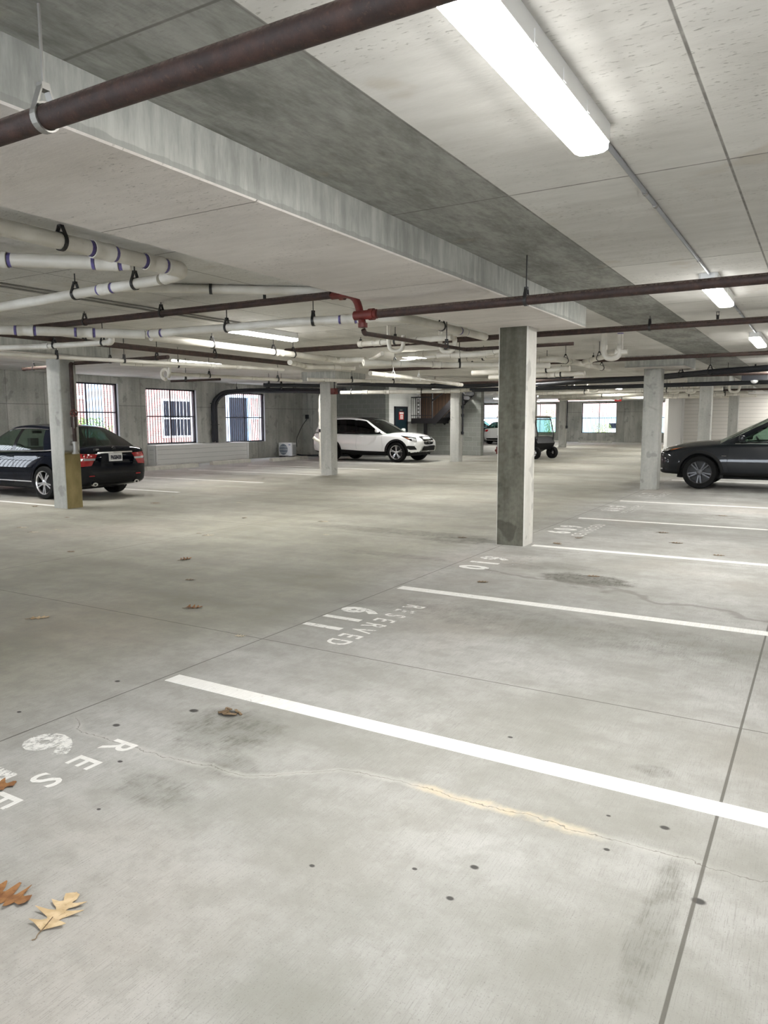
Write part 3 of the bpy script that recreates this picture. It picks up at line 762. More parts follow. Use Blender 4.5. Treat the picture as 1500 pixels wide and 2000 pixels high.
def pipe(name, label, cat, pts, r, mat, group, coup=(), prim=False, hang=(), zc=ZC, bend=None, cap=(), hm='blackmetal', elbows=True):
    pts = [Vector(p) for p in pts]
    B = bend or r*2.2
    root = MB().tube(rounded(pts, B), r, 16).build(name, M[mat])
    tag(root, label, cat, group, 'thing')
    if elbows:
        for i in range(1, len(pts)-1):
            a, b, c = pts[i-1], pts[i], pts[i+1]
            if (a-b).angle(c-b) > 2.9: continue
            d0 = (a-b).normalized(); d1 = (c-b).normalized(); q = B*1.5
            q = min(q, (a-b).length*.9, (c-b).length*.9)
            MB().tube(rounded([b+d0*q, b, b+d1*q], B), r*1.14, 16).build('elbow', M[mat], root)
    for d in coup:
        p, t = along(pts, d)
        mb = MB(); L = r*1.6
        mb.tube([p-t*L, p-t*L*.98, p-t*L*.55, p-t*L*.5, p+t*L*.5, p+t*L*.55, p+t*L*.98, p+t*L], [r*1.10,r*1.17,r*1.17,r*1.12,r*1.12,r*1.17,r*1.17,r*1.10], 16)
        for e in (-1,1): mb.tube([p+t*e*(L-.002), p+t*e*(L+r*.10)], r*1.06, 16, mi=1, cap=False)
        c = mb.build('coupling', [M[mat], M['dark_tone']], root)
        if prim:
            for s in (-1,1):
                MB().tube([p+t*s*L, p+t*s*(L+r*.55)], r*1.012, 16, cap=False).build('primer_band', M['purple'], c)
    for d in hang:
        p, t = along(pts, d); hanger(root, p, t, r, zc, hm)
    for e in cap:
        p = pts[0] if e == 0 else pts[-1]; t = (pts[1]-pts[0]).normalized() if e == 0 else (pts[-1]-pts[-2]).normalized()*-1
        MB().tube([p-t*r*.6, p+t*r*1.2], r*1.16, 16).cyl(p-t*r*.95, p-t*r*.6, r*.55, 6).build('end_cap', M[mat], root)
    return root
GW = 'cream drain pipes hung under the slab'; GB = 'rusty brown sprinkler pipes'
def W(label, pts, r, **k): return pipe('drain_pipe', label, 'drain pipe', pts, r, 'pvc', k.pop('group', GW), **k)
def Bp(label, pts, r, **k): return pipe('sprinkler_pipe', label, 'sprinkler pipe', pts, r, 'rust', GB, **k)

# near cluster under the slab at the left
W('thickest cream pipe of the near cluster, running away from the left edge', [(-4.50,.3,2.72),(-4.52,4.47,2.715),(-4.80,4.53,2.69)], .055, coup=(3.38,3.86), prim=True, hang=(3.05,), bend=.12)
W('cream pipe bending back from the thick near pipe to the left edge', [(-4.86,4.535,2.685),(-6.7,4.40,2.61),(-8.2,4.40,2.57)], .044, coup=(.62,), prim=True, hang=(.28,1.0), elbows=False)
W('cream pipe with a big purple banded coupling joining the thick near pipe at an angle', [(-6.4,2.64,2.72),(-4.64,4.045,2.705)], .052, coup=(1.28,2.08), prim=True, hang=(.3,))
W('slanting cream pipe with a cleanout cap ending near the red tee', [(-5.9,4.93,2.780),(-4.10,6.38,2.780)], .043, coup=(2.15,), prim=True, hang=(.9,), cap=(1,))
Bp('thick rusty pipe across the top left corner of the view', [(-9,1.62,2.48),(5,1.62,2.48)], .039, hang=(6.77,11.5), hm='greymetal')
Bp('rusty pipe crossing in front of the nearest column under the slab', [(-3.54,5.90,2.47),(5,5.86,2.47)], .039, hang=(1.4,), elbows=False)
Bp('dark rusty pipe from the red tee to the left edge', [(-4.13,6.0,2.70),(-9.4,6.0,2.70)], .036, hang=(2.3,3.6), elbows=False)
tee = pipe('pipe_tee', 'red cast tee joining three rusty pipes in mid picture', 'pipe fitting', [(-4.12,6.0,2.69),(-3.82,5.95,2.68),(-3.72,5.91,2.38)], .035, 'red', None, bend=.14, elbows=False)
MB().cyl((-3.80,5.90,2.47),(-3.56,5.90,2.47),.043,16).cyl((-3.64,5.90,2.47),(-3.59,5.90,2.47),.053,16).build('side_outlet', M['red'], tee)
MB().cyl((-3.72,5.91,2.36),(-3.72,5.91,2.40),.044,16).build('lower_collar', M['red'], tee)
MB().cyl((-4.03,6.0,2.69),(-3.98,6.0,2.69),.048,16).build('upper_collar', M['red'], tee)
Bp('thin rusty branch pipe falling from the red tee to the back of the nearest column', [(-3.72,5.92,2.345),(-3.72,5.94,2.31),(-3.98,8.78,2.40),(-2.6,8.80,2.40)], .021, bend=.06, hang=(2.2,))
Bp('rusty pipe behind the nearest column, second of the crossing pipes', [(-7.9,10.1,2.685),(5,10.1,2.685)], .039, hang=(1.5,5.9), elbows=False)
Bp('rusty pipe with a lit tan top, third of the crossing pipes', [(-9.2,14.9,2.67),(5,14.9,2.67)], .036, hang=(2.6,5.2), elbows=False)
Bp('far rusty pipe crossing in front of the third right column', [(-9,19.2,2.55),(5,19.2,2.55)], .036, hang=(3,7), elbows=False)
Bp('farthest rusty pipe crossing before the siding', [(-10,27.8,2.5),(3,27.8,2.5)], .036, hang=(3,7), elbows=False)
W('cream pipe with purple bands entering at the left edge, above the sedan', [(-9.4,4.0,2.575),(-7.28,6.513,2.575)], .055, coup=(1.95,2.6), prim=True, hang=(1.45,))
wy = W('long grey lit cream pipe from the wye to the trap above the branch pipe', [(-7.26,6.54,2.58),(-5.05,6.76,2.60),(-4.05,7.10,2.62),(-4.00,7.5,2.62),(-4.0,9.45,2.62)], .048, coup=(.14,2.75,4.9), prim=True, hang=(1.2,2.35,4.3), bend=.12)
W('bright cream pipe lit by a lamp, running away beside the wye', [(-7.40,6.72,2.57),(-7.42,11.0,2.57),(-6.85,10.96,2.55)], .049, coup=(2.6,3.9), hang=(1.1,2.45,2.95), prim=False)
Bp('dark rusty main under the bright cream pipe', [(-8.98,5.35,2.618),(-9.0,13.0,2.618)], .042, hang=(1.6,4.2), elbows=False)
W('small cream pipe hooking up at its right end above the standpipe column', [(-10.6,5.95,2.52),(-9.1,6.40,2.52),(-7.93,6.54,2.52),(-7.93,6.54,2.60)], .036, coup=(1.6,), hang=(1.75,2.6), bend=.06)
W('slim cream pipe passing right over the standpipe column', [(-9.55,5.9,2.42),(-9.3,7.2,2.42),(-8.75,9.0,2.42),(-8.35,10.6,2.42)], .029, coup=(3.4,3.9), hang=(.9,1.9), elbows=False)
Bp('capped rusty stub left of the standpipe column', [(-13.4,8.95,2.53),(-11.9,8.85,2.53)], .032, cap=(0,), hang=(.35,), elbows=False)
Bp('rusty pipe that feeds the standpipe from the right', [(-11.15,8.41,2.51),(-8.9,8.41,2.51)], .032, hang=(.9,2.0), elbows=False)
W('cream pipe left of the left ceiling lamp glow', [(-10.4,8.75,2.50),(-9.76,10.1,2.50),(-9.2,10.7,2.50)], .037, coup=(.3,1.7), hang=(1.0,), elbows=False)
hk = W('cream pipe with a round hooked end in front of the middle window', [(-11.24,10.6,2.45),(-11.02,12.0,2.45),(-10.65,14.2,2.45)], .037, coup=(.8,2.2), hang=(1.0,2.9), elbows=False)
MB().tube([(-11.24+.10*math.cos(a)-.02,10.55,2.44+.10*math.sin(a)) for a in [k*PI/9 for k in range(-2,15)]], .036, 12).build('trap_hook', M['pvc'], hk)
MB().cyl((-11.14,10.55,2.44),(-11.12,10.55,2.72),.03,12).build('riser', M['pvc'], hk)
Bp('short thin rusty pipe under the hooked cream pipe', [(-12.0,11.4,2.365),(-10.7,11.5,2.365)], .025, hang=(.4,), elbows=False)
W('cream pipe passing over the left middle column', [(-10.7,14.5,2.50),(-9.0,17.6,2.50)], .040, coup=(.5,1.8,3.0), hang=(1.2,2.4))
W('thick cream pipe running right from the left middle column', [(-13.2,19.62,2.40),(-9.6,20.75,2.40)], .056, coup=(.8,1.5,3.4), hang=(.35,2.6))
W('bright cream pipe sloping away in mid picture', [(-7.95,12.9,2.46),(-8.0,14.3,2.46),(-8.45,18.4,2.46)], .048, coup=(.6,2.8,5.2), hang=(1.0,2.4), elbows=False, hm='whiteplastic')
W('cream pipe crossing toward the nearest column at mid depth', [(-8.15,12.85,2.62),(-6.8,12.62,2.62),(-4.9,12.36,2.62)], .049, coup=(1.5,2.5), hang=(.9,2.9), elbows=False)
W('short cream pipe elbowing down below the bright cream pipe', [(-8.05,10.4,2.52),(-8.72,11.75,2.56),(-8.2,12.70,2.56)], .046, coup=(.5,2.2), elbows=True)
W('cream pipe with a side trap right of the nearest column', [(-4.9,12.55,2.55),(-4.02,12.70,2.55),(-3.92,15.8,2.55)], .048, coup=(.5,1.6,2.7), hang=(1.3,3.5), bend=.16)
W('cream branch pipe to the hanging double trap', [(-3.82,13.6,2.55),(-2.86,12.05,2.545)], .043, coup=(.4,), hang=(.9,))
W('lower pair of cream pipes right of the nearest column, front one', [(-6.2,14.0,2.46),(-4.15,13.85,2.46)], .052, coup=(.7,1.3), hang=(1.6,))
W('lower pair of cream pipes right of the nearest column, back one', [(-6.2,14.9,2.42),(-4.12,14.75,2.42)], .052, coup=(.7,1.4), hang=(1.6,), zc=2.6)
def trap(x, y, dx, dy, zt, zb, r, label):
    pts = [(x,y,zt),(x,y,zb),(x+dx*.12,y+dy*.12,zb-.075),(x+dx*.5,y+dy*.5,zb-.10),(x+dx*.88,y+dy*.88,zb-.075),(x+dx,y+dy,zb),(x+dx,y+dy,zb+.12)]
    o = MB().tube(rounded(pts, .06), r, 14).build('hanging_drain_trap', M['pvc'])
    tag(o, label, 'drain trap', 'hanging drain traps', 'thing')
    for p in ((x,y,zb+.04),(x+dx,y+dy,zb+.02)): MB().cyl(p,(p[0],p[1],p[2]+.07),r*1.18,14).build('collar', M['pvc'], o)
    return o
t = trap(-2.97,11.66,.24,.0,ZC,2.53,.042,'cream double trap hanging right of the nearest column')
MB().cyl((-2.73,11.66,2.60),(-2.73,11.66,ZC),.042,14).build('second_riser', M['pvc'], t)
MB().tube([(-2.73,11.66,2.795),(-2.73,11.66,2.81)], .0435, 14, cap=False).build('primer_band', M['purple'], t)
MB().cyl((-2.80,11.66,2.53),(-2.62,11.68,2.53),.045,14).build('side_cleanout', M['pvc'], t)
def T2(px, label, Y):  # traps of the mid distance
    return trap(px, Y, .21, .04, ZC, 2.56, .030, label)
T2(-5.30,'cream trap with a tall riser above the falling branch pipe, left one',9.1)
T2(-4.75,'cream trap with a tall riser above the falling branch pipe, right one',9.6)
W('short cream pipe tucked between the left trap and the falling branch pipe', [(-5.9,9.3,2.62),(-4.4,9.25,2.62)], .040, coup=(.3,.9), hang=(.6,), cap=(0,))
W('cream pipe sloping behind the two riser traps', [(-6.6,11.6,2.66),(-4.4,11.45,2.66)], .045, coup=(.5,1.5), hang=(1.0,), cap=(1,))
W('stubby cream pipe hanging between the traps and the nearest column', [(-5.0,11.2,2.55),(-4.1,11.25,2.55)], .046, coup=(.2,.5), hang=(.6,), cap=(0,))
W('cream elbow pipe left of the column top', [(-5.3,10.6,2.52),(-4.6,10.75,2.52),(-4.0,10.55,2.58)], .046, coup=(.3,.9), elbows=False)
W('cream slanting pipe rising to the left trap', [(-6.75,10.9,2.53),(-5.7,9.6,2.50)], .030, coup=(.15,))
W('cream pipe ending in a round mouth near the column', [(-6.1,9.75,2.39),(-5.2,10.9,2.39),(-3.9,11.9,2.39)], .046, coup=(.5,1.2,2.4), hang=(1.6,), cap=(0,), elbows=False)
# far pipes
FAR = [((-11.0,22.3,2.50),(-5.4,23.2,2.50),.055,'far cream pipe above the roof of the white car'),
 ((-9.5,24.3,2.55),(-2.6,24.0,2.55),.05,'far cream pipe right of the nearest column, first row'),
 ((-9.6,26.0,2.46),(-2.8,25.75,2.46),.055,'far cream pipe right of the nearest column, second row'),
 ((-10,29.2,2.44),(-2.7,29.1,2.44),.06,'far cream pipe right of the nearest column, third row'),
 ((-10,31.0,2.52),(-3.5,31.6,2.52),.05,'far cream pipe right of the nearest column, fourth row'),
 ((-11,35.0,2.5),(-2.5,35.0,2.5),.06,'farthest cream pipe before the far wall'),
 ((-8.35,22.2,2.71),(-8.8,26.5,2.71),.048,'far cream pipe running away above the golf cart'),
 ((-5.2,27.9,2.42),(-2.3,28.3,2.42),.045,'cream pipe in the tangle beside the second right column, upper'),
 ((-5.0,27.2,2.34),(-2.2,27.4,2.34),.045,'cream pipe in the tangle beside the second right column, lower')]
for a, b, r, l in FAR:
    L = (Vector(b)-Vector(a)).length
    W(l, [a,b], r, coup=(L*.14,L*.2,L*.62,L*.86), hang=(L*.35,L*.75), group='far cream drain pipes')
for x, y, l in ((-4.6,26.9,'tangled cream trap beside the second right column, left one'),(-4.1,27.05,'tangled cream trap beside the second right column, middle one'),(-2.75,27.0,'tangled cream trap between the two far slim columns'),(-9.6,23.7,'far cream trap left of the golf cart roof'),(-6.5,23.75,'far cream trap above the far bushes window')):
    trap(x, y, .3, .08, ZC, 2.50, .04, l)
# black insulated bundles
def bundle(label, paths, r, hang=(), zc=ZC):
    root = MB().tube(rounded(paths[0], .4), r, 10).build('insulated_cable_bundle', M['insul'])
    tag(root, label, 'cable bundle', 'black insulated cable bundles', 'thing')
    for p in paths[1:]: MB().tube(rounded(p, .4), r, 10).build('cable', M['insul'], root)
    for d in hang:
        p, t_ = along(paths[0], d); hanger(root, p, t_, r*1.6, zc)
    return root
def off(path, dx, dy, dz): return [(a+dx,b+dy,c+dz) for a,b,c in path]
k1 = [(-6.7,19.35,2.46),(-5.2,18.2,2.46),(-3.7,18.05,2.47),(-1.96,16.75,2.50),(.5,15.6,2.52),(4,15.5,2.52)]
bundle('thick black insulated pipes sweeping right above the dark grey car', [k1, off(k1,.02,.14,-.03)], .045, (4.6,5.4,8))
k2 = [(-9.5,21.3,2.46),(-4.5,21.6,2.46),(4,21.6,2.50)]
bundle('straight black insulated pipes crossing behind the dark grey car column', [k2, off(k2,0,.16,-.03)], .04, (3,8))
k3 = [(-12.4,17.9,2.64),(-11.2,19.0,2.58),(-10.2,20.1,2.54),(-9.2,21.0,2.58),(-7.4,20.6,2.64),(-6.0,20.0,2.64)]
bundle('sagging black cable bundle above the white car', [k3, off(k3,.06,.12,.03), off(k3,.1,.2,-.04), off(k3,.0,.3,.02)], .042, (.8,3.2,5.4))
kb = [(-13.35,16.05,2.50),(-12.2,17.5,2.50)]
bundle('short black insulated pipe left of the left middle column', [kb], .055, (.15,.5))
# the bundle that climbs the wall
k4 = [(-20.12,21.22,.76),(-20.12,21.22,2.30),(-20.0,21.55,2.62),(-19.4,22.2,2.70),(-17.6,22.5,2.68),(-15.4,22.0,2.58),(-14.0,21.0,2.55)]
w4 = [rounded([Vector(p) for p in off(k4,dx,dy,dz)], .5) for dx,dy,dz in ((0,0,0),(.0,.10,.02),(.02,-.10,-.03),(.08,.04,-.05),(.08,-.06,.03))]
rb = MB().tube(w4[0], .055, 10).build('insulated_cable_bundle', M['insul'])
tag(rb, 'thick black cable bundle climbing the wall from the boarded box and turning right', 'cable bundle', None, 'thing')
for p in w4[1:]: MB().tube(p, .052, 10).build('cable', M['insul'], rb)
for z in (1.4,2.2): MB().ring(Vector((-20.08,21.22,z)), Vector((0,0,1)), .165, .006, .02, 20).build('tie', M['blackmetal'], rb)
for d in (2.6,3.9,5.2):
    p, t_ = along(k4, d); hanger(rb, p, t_, .10, 3.0)

# white vertical stack by the left middle column
stk = MB().tube(rounded([(-13.5,19.3,2.34),(-13.72,19.30,2.34),(-13.76,19.3,2.2),(-13.76,19.3,0)],.12), .062, 16).build('drain_stack', M['pvc'])
tag(stk, 'upright cream drain stack standing just left of the left middle column', 'drain stack', None, 'thing')
for z in (.10,.45,.82,1.42,1.85): MB().cyl((-13.76,19.3,z-.05),(-13.76,19.3,z+.05),.074,16).build('coupling', M['pvc'], stk)
MB().cyl((-13.76,19.3,1.16),(-13.76,19.3,1.26),.068,16).build('rubber_sleeve', M['insul'], stk)
MB().tube(rounded([(-13.76,19.3,.85),(-13.86,19.2,.92),(-13.93,19.13,1.0)],.05), .05, 14).build('wye', M['pvc'], stk)

# ------------------------------------------------------------------ lamps and conduit
def lamp(x, y, label, L=1.52, zc=ZC, rot=0, group='ceiling strip lamps'):
    root = empty('ceiling_strip_lamp', (x,y,zc-.11), label, 'ceiling lamp', group)
    def loc(mb):
        if rot: mb.v = [Vector((x-(v.y-y), y+(v.x-x), v.z)) for v in mb.v]
        return mb
    h = L/2
    loc(MB().cbox(x-.080,y-h,zc-.079,x+.080,y+h,zc-.0005,.02)).build('housing', M['whiteplastic'], root)
    prof = [(-.077,-.078),(-.076,-.106),(-.056,-.117),(-.025,-.12),(.025,-.12),(.056,-.117),(.076,-.106),(.077,-.078)]
    rows = []
    for yy, s in ((-h,.80),(-h+.012,.93),(-h+.03,1.0),(h-.03,1.0),(h-.012,.93),(h,.80)):
        rows.append([Vector((x+a*s, y+yy, zc-.078+(b+.078)*s)) for a,b in prof])
    mb = MB().grid(rows)
    for i in range(len(mb.f)):
        if i % 7 in (0,6): mb.m[i] = 1
    mb.add(rows[0], [tuple(range(7,-1,-1))], 1); mb.add(rows[-1], [tuple(range(8))], 1)
    loc(mb).build('diffuser', [M['diffuser'], M['diffuser_rim']], root)
    if y < 14 and label.count('lamp along') + label.count('nearest'):
        for k in range(4):
            for s in (-1,1): MB().box(x+s*.080-.004,y-h+.16+k*.32,zc-.075,x+s*.080+.004,y-h+.19+k*.32,zc-.03).build('clip', M['whiteplastic'], root)
    return root
LAMPS = [(-.985,2.80,'nearest big strip lamp at the top of the picture'),(-.985,8.2,'second strip lamp along the conduit at the right edge'),(-.985,13.5,'third strip lamp along the conduit at the right edge'),
 (-.985,18.8,None),(-.985,24.1,None),(-.985,29.4,None),(-.985,-2.4,None),(-7.0,8.42,'strip lamp above the long grey pipe, left of centre'),(-7.0,13.4,'strip lamp glowing behind the bright cream pipes in mid picture'),
 (-7.0,18.8,None),(-7.0,24.1,'far strip lamp just right of the nearest column'),(-7.0,29.4,'far strip lamp above the golf cart window'),(-7.0,34.7,None),(-7.0,40,None),(-7.0,46,None),(-1,34.7,None),(-1.5,38.6,None),(-16,40,None),(-16,46,None),(-13.5,28.35,'small far strip lamp above the stairs'),(5,2.9,None),(5,8.2,None),(5,13.5,None),(5,18.8,None),(5,24.1,None),(5,-2.4,None),(5,30,None),(-12.6,36,None),(-12.6,42,None)]  # the two beside the siding room are added out of view to brighten it
for x, y, l in LAMPS: lamp(x, y, l or 'strip lamp hidden behind pipes or outside the view')
for y, l in ((2.6,None),(7.9,'strip lamp glowing at the left edge of the picture'),(13.1,'strip lamp above the middle window'),(18.5,None),(23.7,None)): lamp(-12.9, y, l or 'strip lamp hidden behind pipes or outside the view', zc=3.0)
for y0, y1, l in ((3.575,7.43,'grey conduit from the nearest lamp to the second lamp'),(8.97,12.73,'grey conduit from the second lamp to the third lamp')):
    c = MB().cyl((-.97,y0,ZC-.014),(-.97,y1,ZC-.014),.0125,10).build('electrical_conduit', M['steelgrey'])
    tag(c, l, 'conduit', 'lamp conduits', 'thing')
    for d in (.03,1.05,1.35,3.2): MB().cyl((-.97,y0+d-.02,ZC-.016),(-.97,y0+d+.02,ZC-.016),.0155,10).build('coupling', M['greymetal'], c)
for x, l in ((-6.8,'thin conduit on the slab above the near pipe cluster'),(-6.95,'second thin conduit on the slab above the near pipe cluster')):
    tag(MB().cyl((x,2.0,ZC-.011),(x,7.75,ZC-.011),.010,8).build('electrical_conduit', M['greymetal']), l, 'conduit', 'lamp conduits', 'thing')
def sprinkler(x, y, z, label):
    o = MB().cyl((x,y,z+.005),(x,y,z+.05),.016,10).build('fire_sprinkler', M['blackmetal'])
    tag(o, label, 'sprinkler', 'upright sprinkler heads', 'thing')
    MB().bar((x-.016,y,z+.05),(x-.010,y,z+.09),.006,.006).bar((x+.016,y,z+.05),(x+.010,y,z+.09),.006,.006).cyl((x,y,z+.045),(x,y,z+.055),.02,10).build('yoke', M['blackmetal'], o)
    MB().cyl((x,y,z+.09),(x,y,z+.094),.022,12).build('deflector', M['blackmetal'], o)
sprinkler(-4.95,6.0,2.732,'upright sprinkler head on the dark pipe left of the red tee')
sprinkler(-1.2,10.1,2.722,'upright sprinkler head on the second crossing pipe')

# ------------------------------------------------------------------ things along the left wall
bx = empty('boarded_box', (-20.04,20.42,0), 'long low white boarded box under the windows', 'box')
MB().box(-20.22,18.02,.0,-19.86,22.84,.66).build('boards', M['boxsiding'], bx)
MB().box(-20.24,18.0,.66,-19.83,22.87,.695).build('lid', M['boxtrim'], bx)
for y in (18.0, 22.76): MB().box(-19.865,y,0,-19.84,y+.09,.66).build('corner_board', M['boxtrim'], bx)
MB().box(-20.24,18.0,0,-20.17,18.02,.66).box(-19.93,17.995,0,-19.84,18.02,.66).box(-20.24,17.998,0,-19.84,18.02,.07).box(-20.24,17.998,.59,-19.84,18.02,.66).build('end_frame', M['boxtrim'], bx)
def wheel_stop(x, y0, y1, label, rotx=False):
    p = [(-.09,0),(.09,0),(.075,.09),(.05,.125),(-.05,.125),(-.075,.09)]
    if not rotx: mb = MB().prism_axis([(x+a,b) for a,b in p], y0, y1, 1)
    else: mb = MB().prism_axis([(x+a,b) for a,b in p], y0, y1, 0)
    tag(mb.build('wheel_stop', M['stop']), label, 'wheel stop', 'concrete wheel stops', 'thing')
wheel_stop(-18.05,15.95,18.15,'concrete wheel stop just right of the black sedan')
wheel_stop(-18.4,19.2,21.2,'concrete wheel stop in front of the right half of the boarded box')
wheel_stop(-17.9,21.85,24.1,'concrete wheel stop in front of the condenser')
wheel_stop(50.2,-14.3,-12.1,'far wheel stop under the bushes window',True)
wheel_stop(50.2,-17.3,-15.2,'far wheel stop behind the golf cart',True)
ac = empty('condenser_unit', (-19.8,25.3,0), 'white outdoor condenser unit on the floor by the wall', 'air conditioner')
MB().cbox(-20.15,25.12,.04,-19.42,25.42,.60,.02).build('body', M['whiteplastic'], ac)
fn = Matrix.Translation((-19.87,25.12,.32)) @ Matrix.Rotation(PI/2,4,'X')
MB().lathe([(0,.001),(.225,.001),(.225,.006),(0,.006)], fn, 32).build('fan_opening', plain('fan_dark', (.10,.14,.19), .5), ac)
gr = MB()
for k in range(5): gr.lathe([(.04+k*.046,.010),(.046+k*.046,.010),(.046+k*.046,.016),(.04+k*.046,.016)], fn, 32, closed=True)
for k in range(3): gr.box(-20.10,25.098,.17+k*.13,-19.64,25.108,.185+k*.13)
gr.build('fan_grille', M['whiteplastic'], ac)
MB().box(-19.425,25.16,.10,-19.405,25.38,.52).build('side_panel', plain('panel_grey', (.42,.43,.43), .5), ac)
MB().box(-19.60,25.110,.50,-19.50,25.121,.53).build('badge', plain('badge_blue', (.1,.15,.3), .5), ac)
for x in (-20.05,-19.55): MB().box(x-.05,25.12,0,x+.05,25.42,.04).build('foot', M['insul'], ac)
jb = MB().box(-20.02,26.90,1.62,-19.88,26.994,1.80).build('disconnect_box', M['insul']); tag(jb, 'small black electrical box on the wall above the condenser', 'electrical box', None, 'thing')
MB().cyl((-19.95,26.97,1.80),(-19.95,26.97,2.985),.011,8).build('riser_conduit', M['greymetal'], jb)
MB().tube(rounded([(-19.96,26.96,1.62),(-19.98,26.6,1.3),(-19.62,25.7,.75),(-19.37,25.40,.42)],.2), .014, 8).build('whip', M['insul'], jb)
tag(MB().tube(rounded([(-19.34,25.36,.10),(-19.2,25.6,.05),(-18.6,26.2,.05),(-17.2,26.6,.05)],.2), .03, 8).build('refrigerant_hose', M['insul']), 'black hose lying on the floor right of the condenser', 'hose', None, 'thing')
tag(MB().cyl((-18.35,26.92,0),(-18.35,26.92,2.02),.02,10).build('white_riser_pipe', M['whiteplastic']), 'thin white upright pipe on the dark block wall', 'pipe', None, 'thing')
hn = MB().box(-11.72,16.93,2.24,-11.56,17.05,2.40).cyl((-11.62,16.93,2.32),(-11.62,16.88,2.32),.065,16).build('wall_mounted_horn', M['red']); tag(hn, 'red alarm horn on the left middle column', 'alarm', None, 'thing')
MB().cyl((-11.64,17.0,2.40),(-11.64,17.0,2.6),.016,8).build('conduit', M['insul'], hn)
nb = MB().box(-8.60,36.0,2.38,-8.28,36.04,2.60).build('hanging_notice', plain('bright_red', (.62,.03,.03), .5)); tag(nb, 'small bright red notice hanging from the far slab', 'sign', None, 'thing')
MB().box(-8.50,35.995,2.44,-8.38,36.0,2.55).build('pale_mark', M['whiteplastic'], nb)
MB().cyl((-8.44,36.02,2.6),(-8.44,36.02,ZC),.012,8).build('drop_rod', M['greymetal'], nb)
dc = MB().box(-1.78,20.02,2.44,-1.22,20.3,2.58).build('ceiling_camera', M['insul']); tag(dc, 'black dome camera bracket with a pale dome above the dark grey car', 'camera', None, 'thing')
MB().sphere((-1.5,20.1,2.43),.085,16,0,(1,1,.8)).build('dome', M['whiteplastic'], dc)
MB().cyl((-1.5,20.16,2.58),(-1.5,20.16,ZC),.02,8).build('stem', M['insul'], dc)
vl = MB().cyl((-17.2,46,2.30),(-17.2,46,2.62),.05,12).build('hanging_pipe_valve', M['red']); tag(vl, 'dark red valve on a far pipe above the white sedan', 'valve', None, 'thing')
MB().cyl((-17.2,46,2.62),(-17.2,46,ZC),.03,8).cyl((-17.2,46,2.42),(-16.0,46,2.42),.04,10).build('pipe', M['rust'], vl)
# fire hose riser on the far right of the block wall
fp = MB().tube([(-11.42,24.98,2.5),(-11.42,24.98,1.0)], .03, 10).build('wall_mounted_riser_pipe', M['insul']); tag(fp, 'dark riser pipe on the right side of the column by the stairs', 'pipe', None, 'thing')
for z in (1.05,1.7,2.0): MB().cyl((-11.42,24.98,z-.05),(-11.42,24.98,z+.05),.05,10).build('collar', M['insul'], fp)
fq = MB().tube([(-12.34,40.9,2.7),(-12.34,40.9,1.1)], .03, 10).build('wall_mounted_riser_pipe', M['insul']); tag(fq, 'dark riser pipe on the far slim column', 'pipe', None, 'thing')
MB().cyl((-12.34,40.9,1.05),(-12.34,40.9,1.2),.06,10).build('valve', M['insul'], fq)

# ------------------------------------------------------------------ outside
ext = struct(MB().box(-60,-20,-.4,-26.05,70,-.1).box(-60,52.3,-.4,30,90,-.1).box(-26,-20,-.4,-20.65,27.3,-.1), 'exterior_ground', plain('pavement', (.55,.54,.52), .9), 'pale paving outside the openings')
MB_ = MB().box(-26,5,-.4,-25.05,33.6,5.5)
bb = MB_.build('brick_building', M['brick']); tag(bb, 'pink brick building seen through the left barred openings', 'building', None, 'thing')
white = plain('white_frame', (.78,.80,.84), .5); bluew = plain('pale_blue_frame', (.42,.54,.70), .5)
dkglass = plain('dark_pane', (.012,.015,.024), .25, spec=.2)
def bwin(y0, y1, z0, z1, x=-25.05, fr=.09, nm='window'):
    f = MB(); f.box(x,y0,z0,x+.05,y0+fr,z1).box(x,y1-fr,z0,x+.05,y1,z1).box(x,y0+fr,z0,x+.046,y1-fr,z0+fr).box(x,y0+fr,z1-fr,x+.046,y1-fr,z1).box(x,y0+fr,(z0+z1)/2-.03,x+.046,y1-fr,(z0+z1)/2+.03)
    w = f.build(nm, white, bb)
    MB().box(x,y0+fr,z0+fr,x+.02,y1-fr,z1-fr).build('pane', dkglass, w)
    b = MB()
    for k in range(1,9): b.box(x+.03,y0+(y1-y0)*k/9-.006,z0,x+.04,y0+(y1-y0)*k/9+.006,z1)
    b.build('bars', white, w)
bwin(23.15,25.05,.80,2.52)
bwin(17.0,18.2,.9,2.6)
MB().box(-25.05,19.2,-.1,-24.98,20.05,5.5).build('pilaster', bluew, bb)
MB().box(-25.05,18.2,2.4,-25.0,19.2,2.55).build('lintel', white, bb)
# building further back, opposite the third opening, standing beyond the outer bay
b2 = empty('entrance_porch', (-24.9,28.4,0), 'white and blue framed entrance seen through the opening beside the cable bundle', 'porch')
MB().box(-25.04,27.2,.5,-24.95,28.68,2.75).build('dark_glazing', dkglass, b2)
f = MB()
for y in (27.12,28.66,29.72): f.box(-24.95,y,-.1,-24.84,y+.14,2.8)
f.box(-24.95,28.80,1.62,-24.845,29.72,1.76).box(-24.95,27.26,2.68,-24.845,28.66,2.8).box(-24.95,28.80,2.68,-24.845,29.72,2.8).box(-24.95,27.26,.45,-24.845,28.66,.55)
f.build('frame', bluew, b2)
pink = mat_brick('pale_pink_brick', (.50,.26,.23), (.60,.34,.30), (.70,.60,.57))
b3 = MB().box(-30,60,-.4,12,61,5.6).build('brick_building', pink); tag(b3, 'long pale pink brick building seen through the far openings', 'building', None, 'thing')
MB().box(-30,59.95,-.1,12,60,1.78).build('plinth', plain('pale_blue_render', (.32,.50,.60), .7), b3)
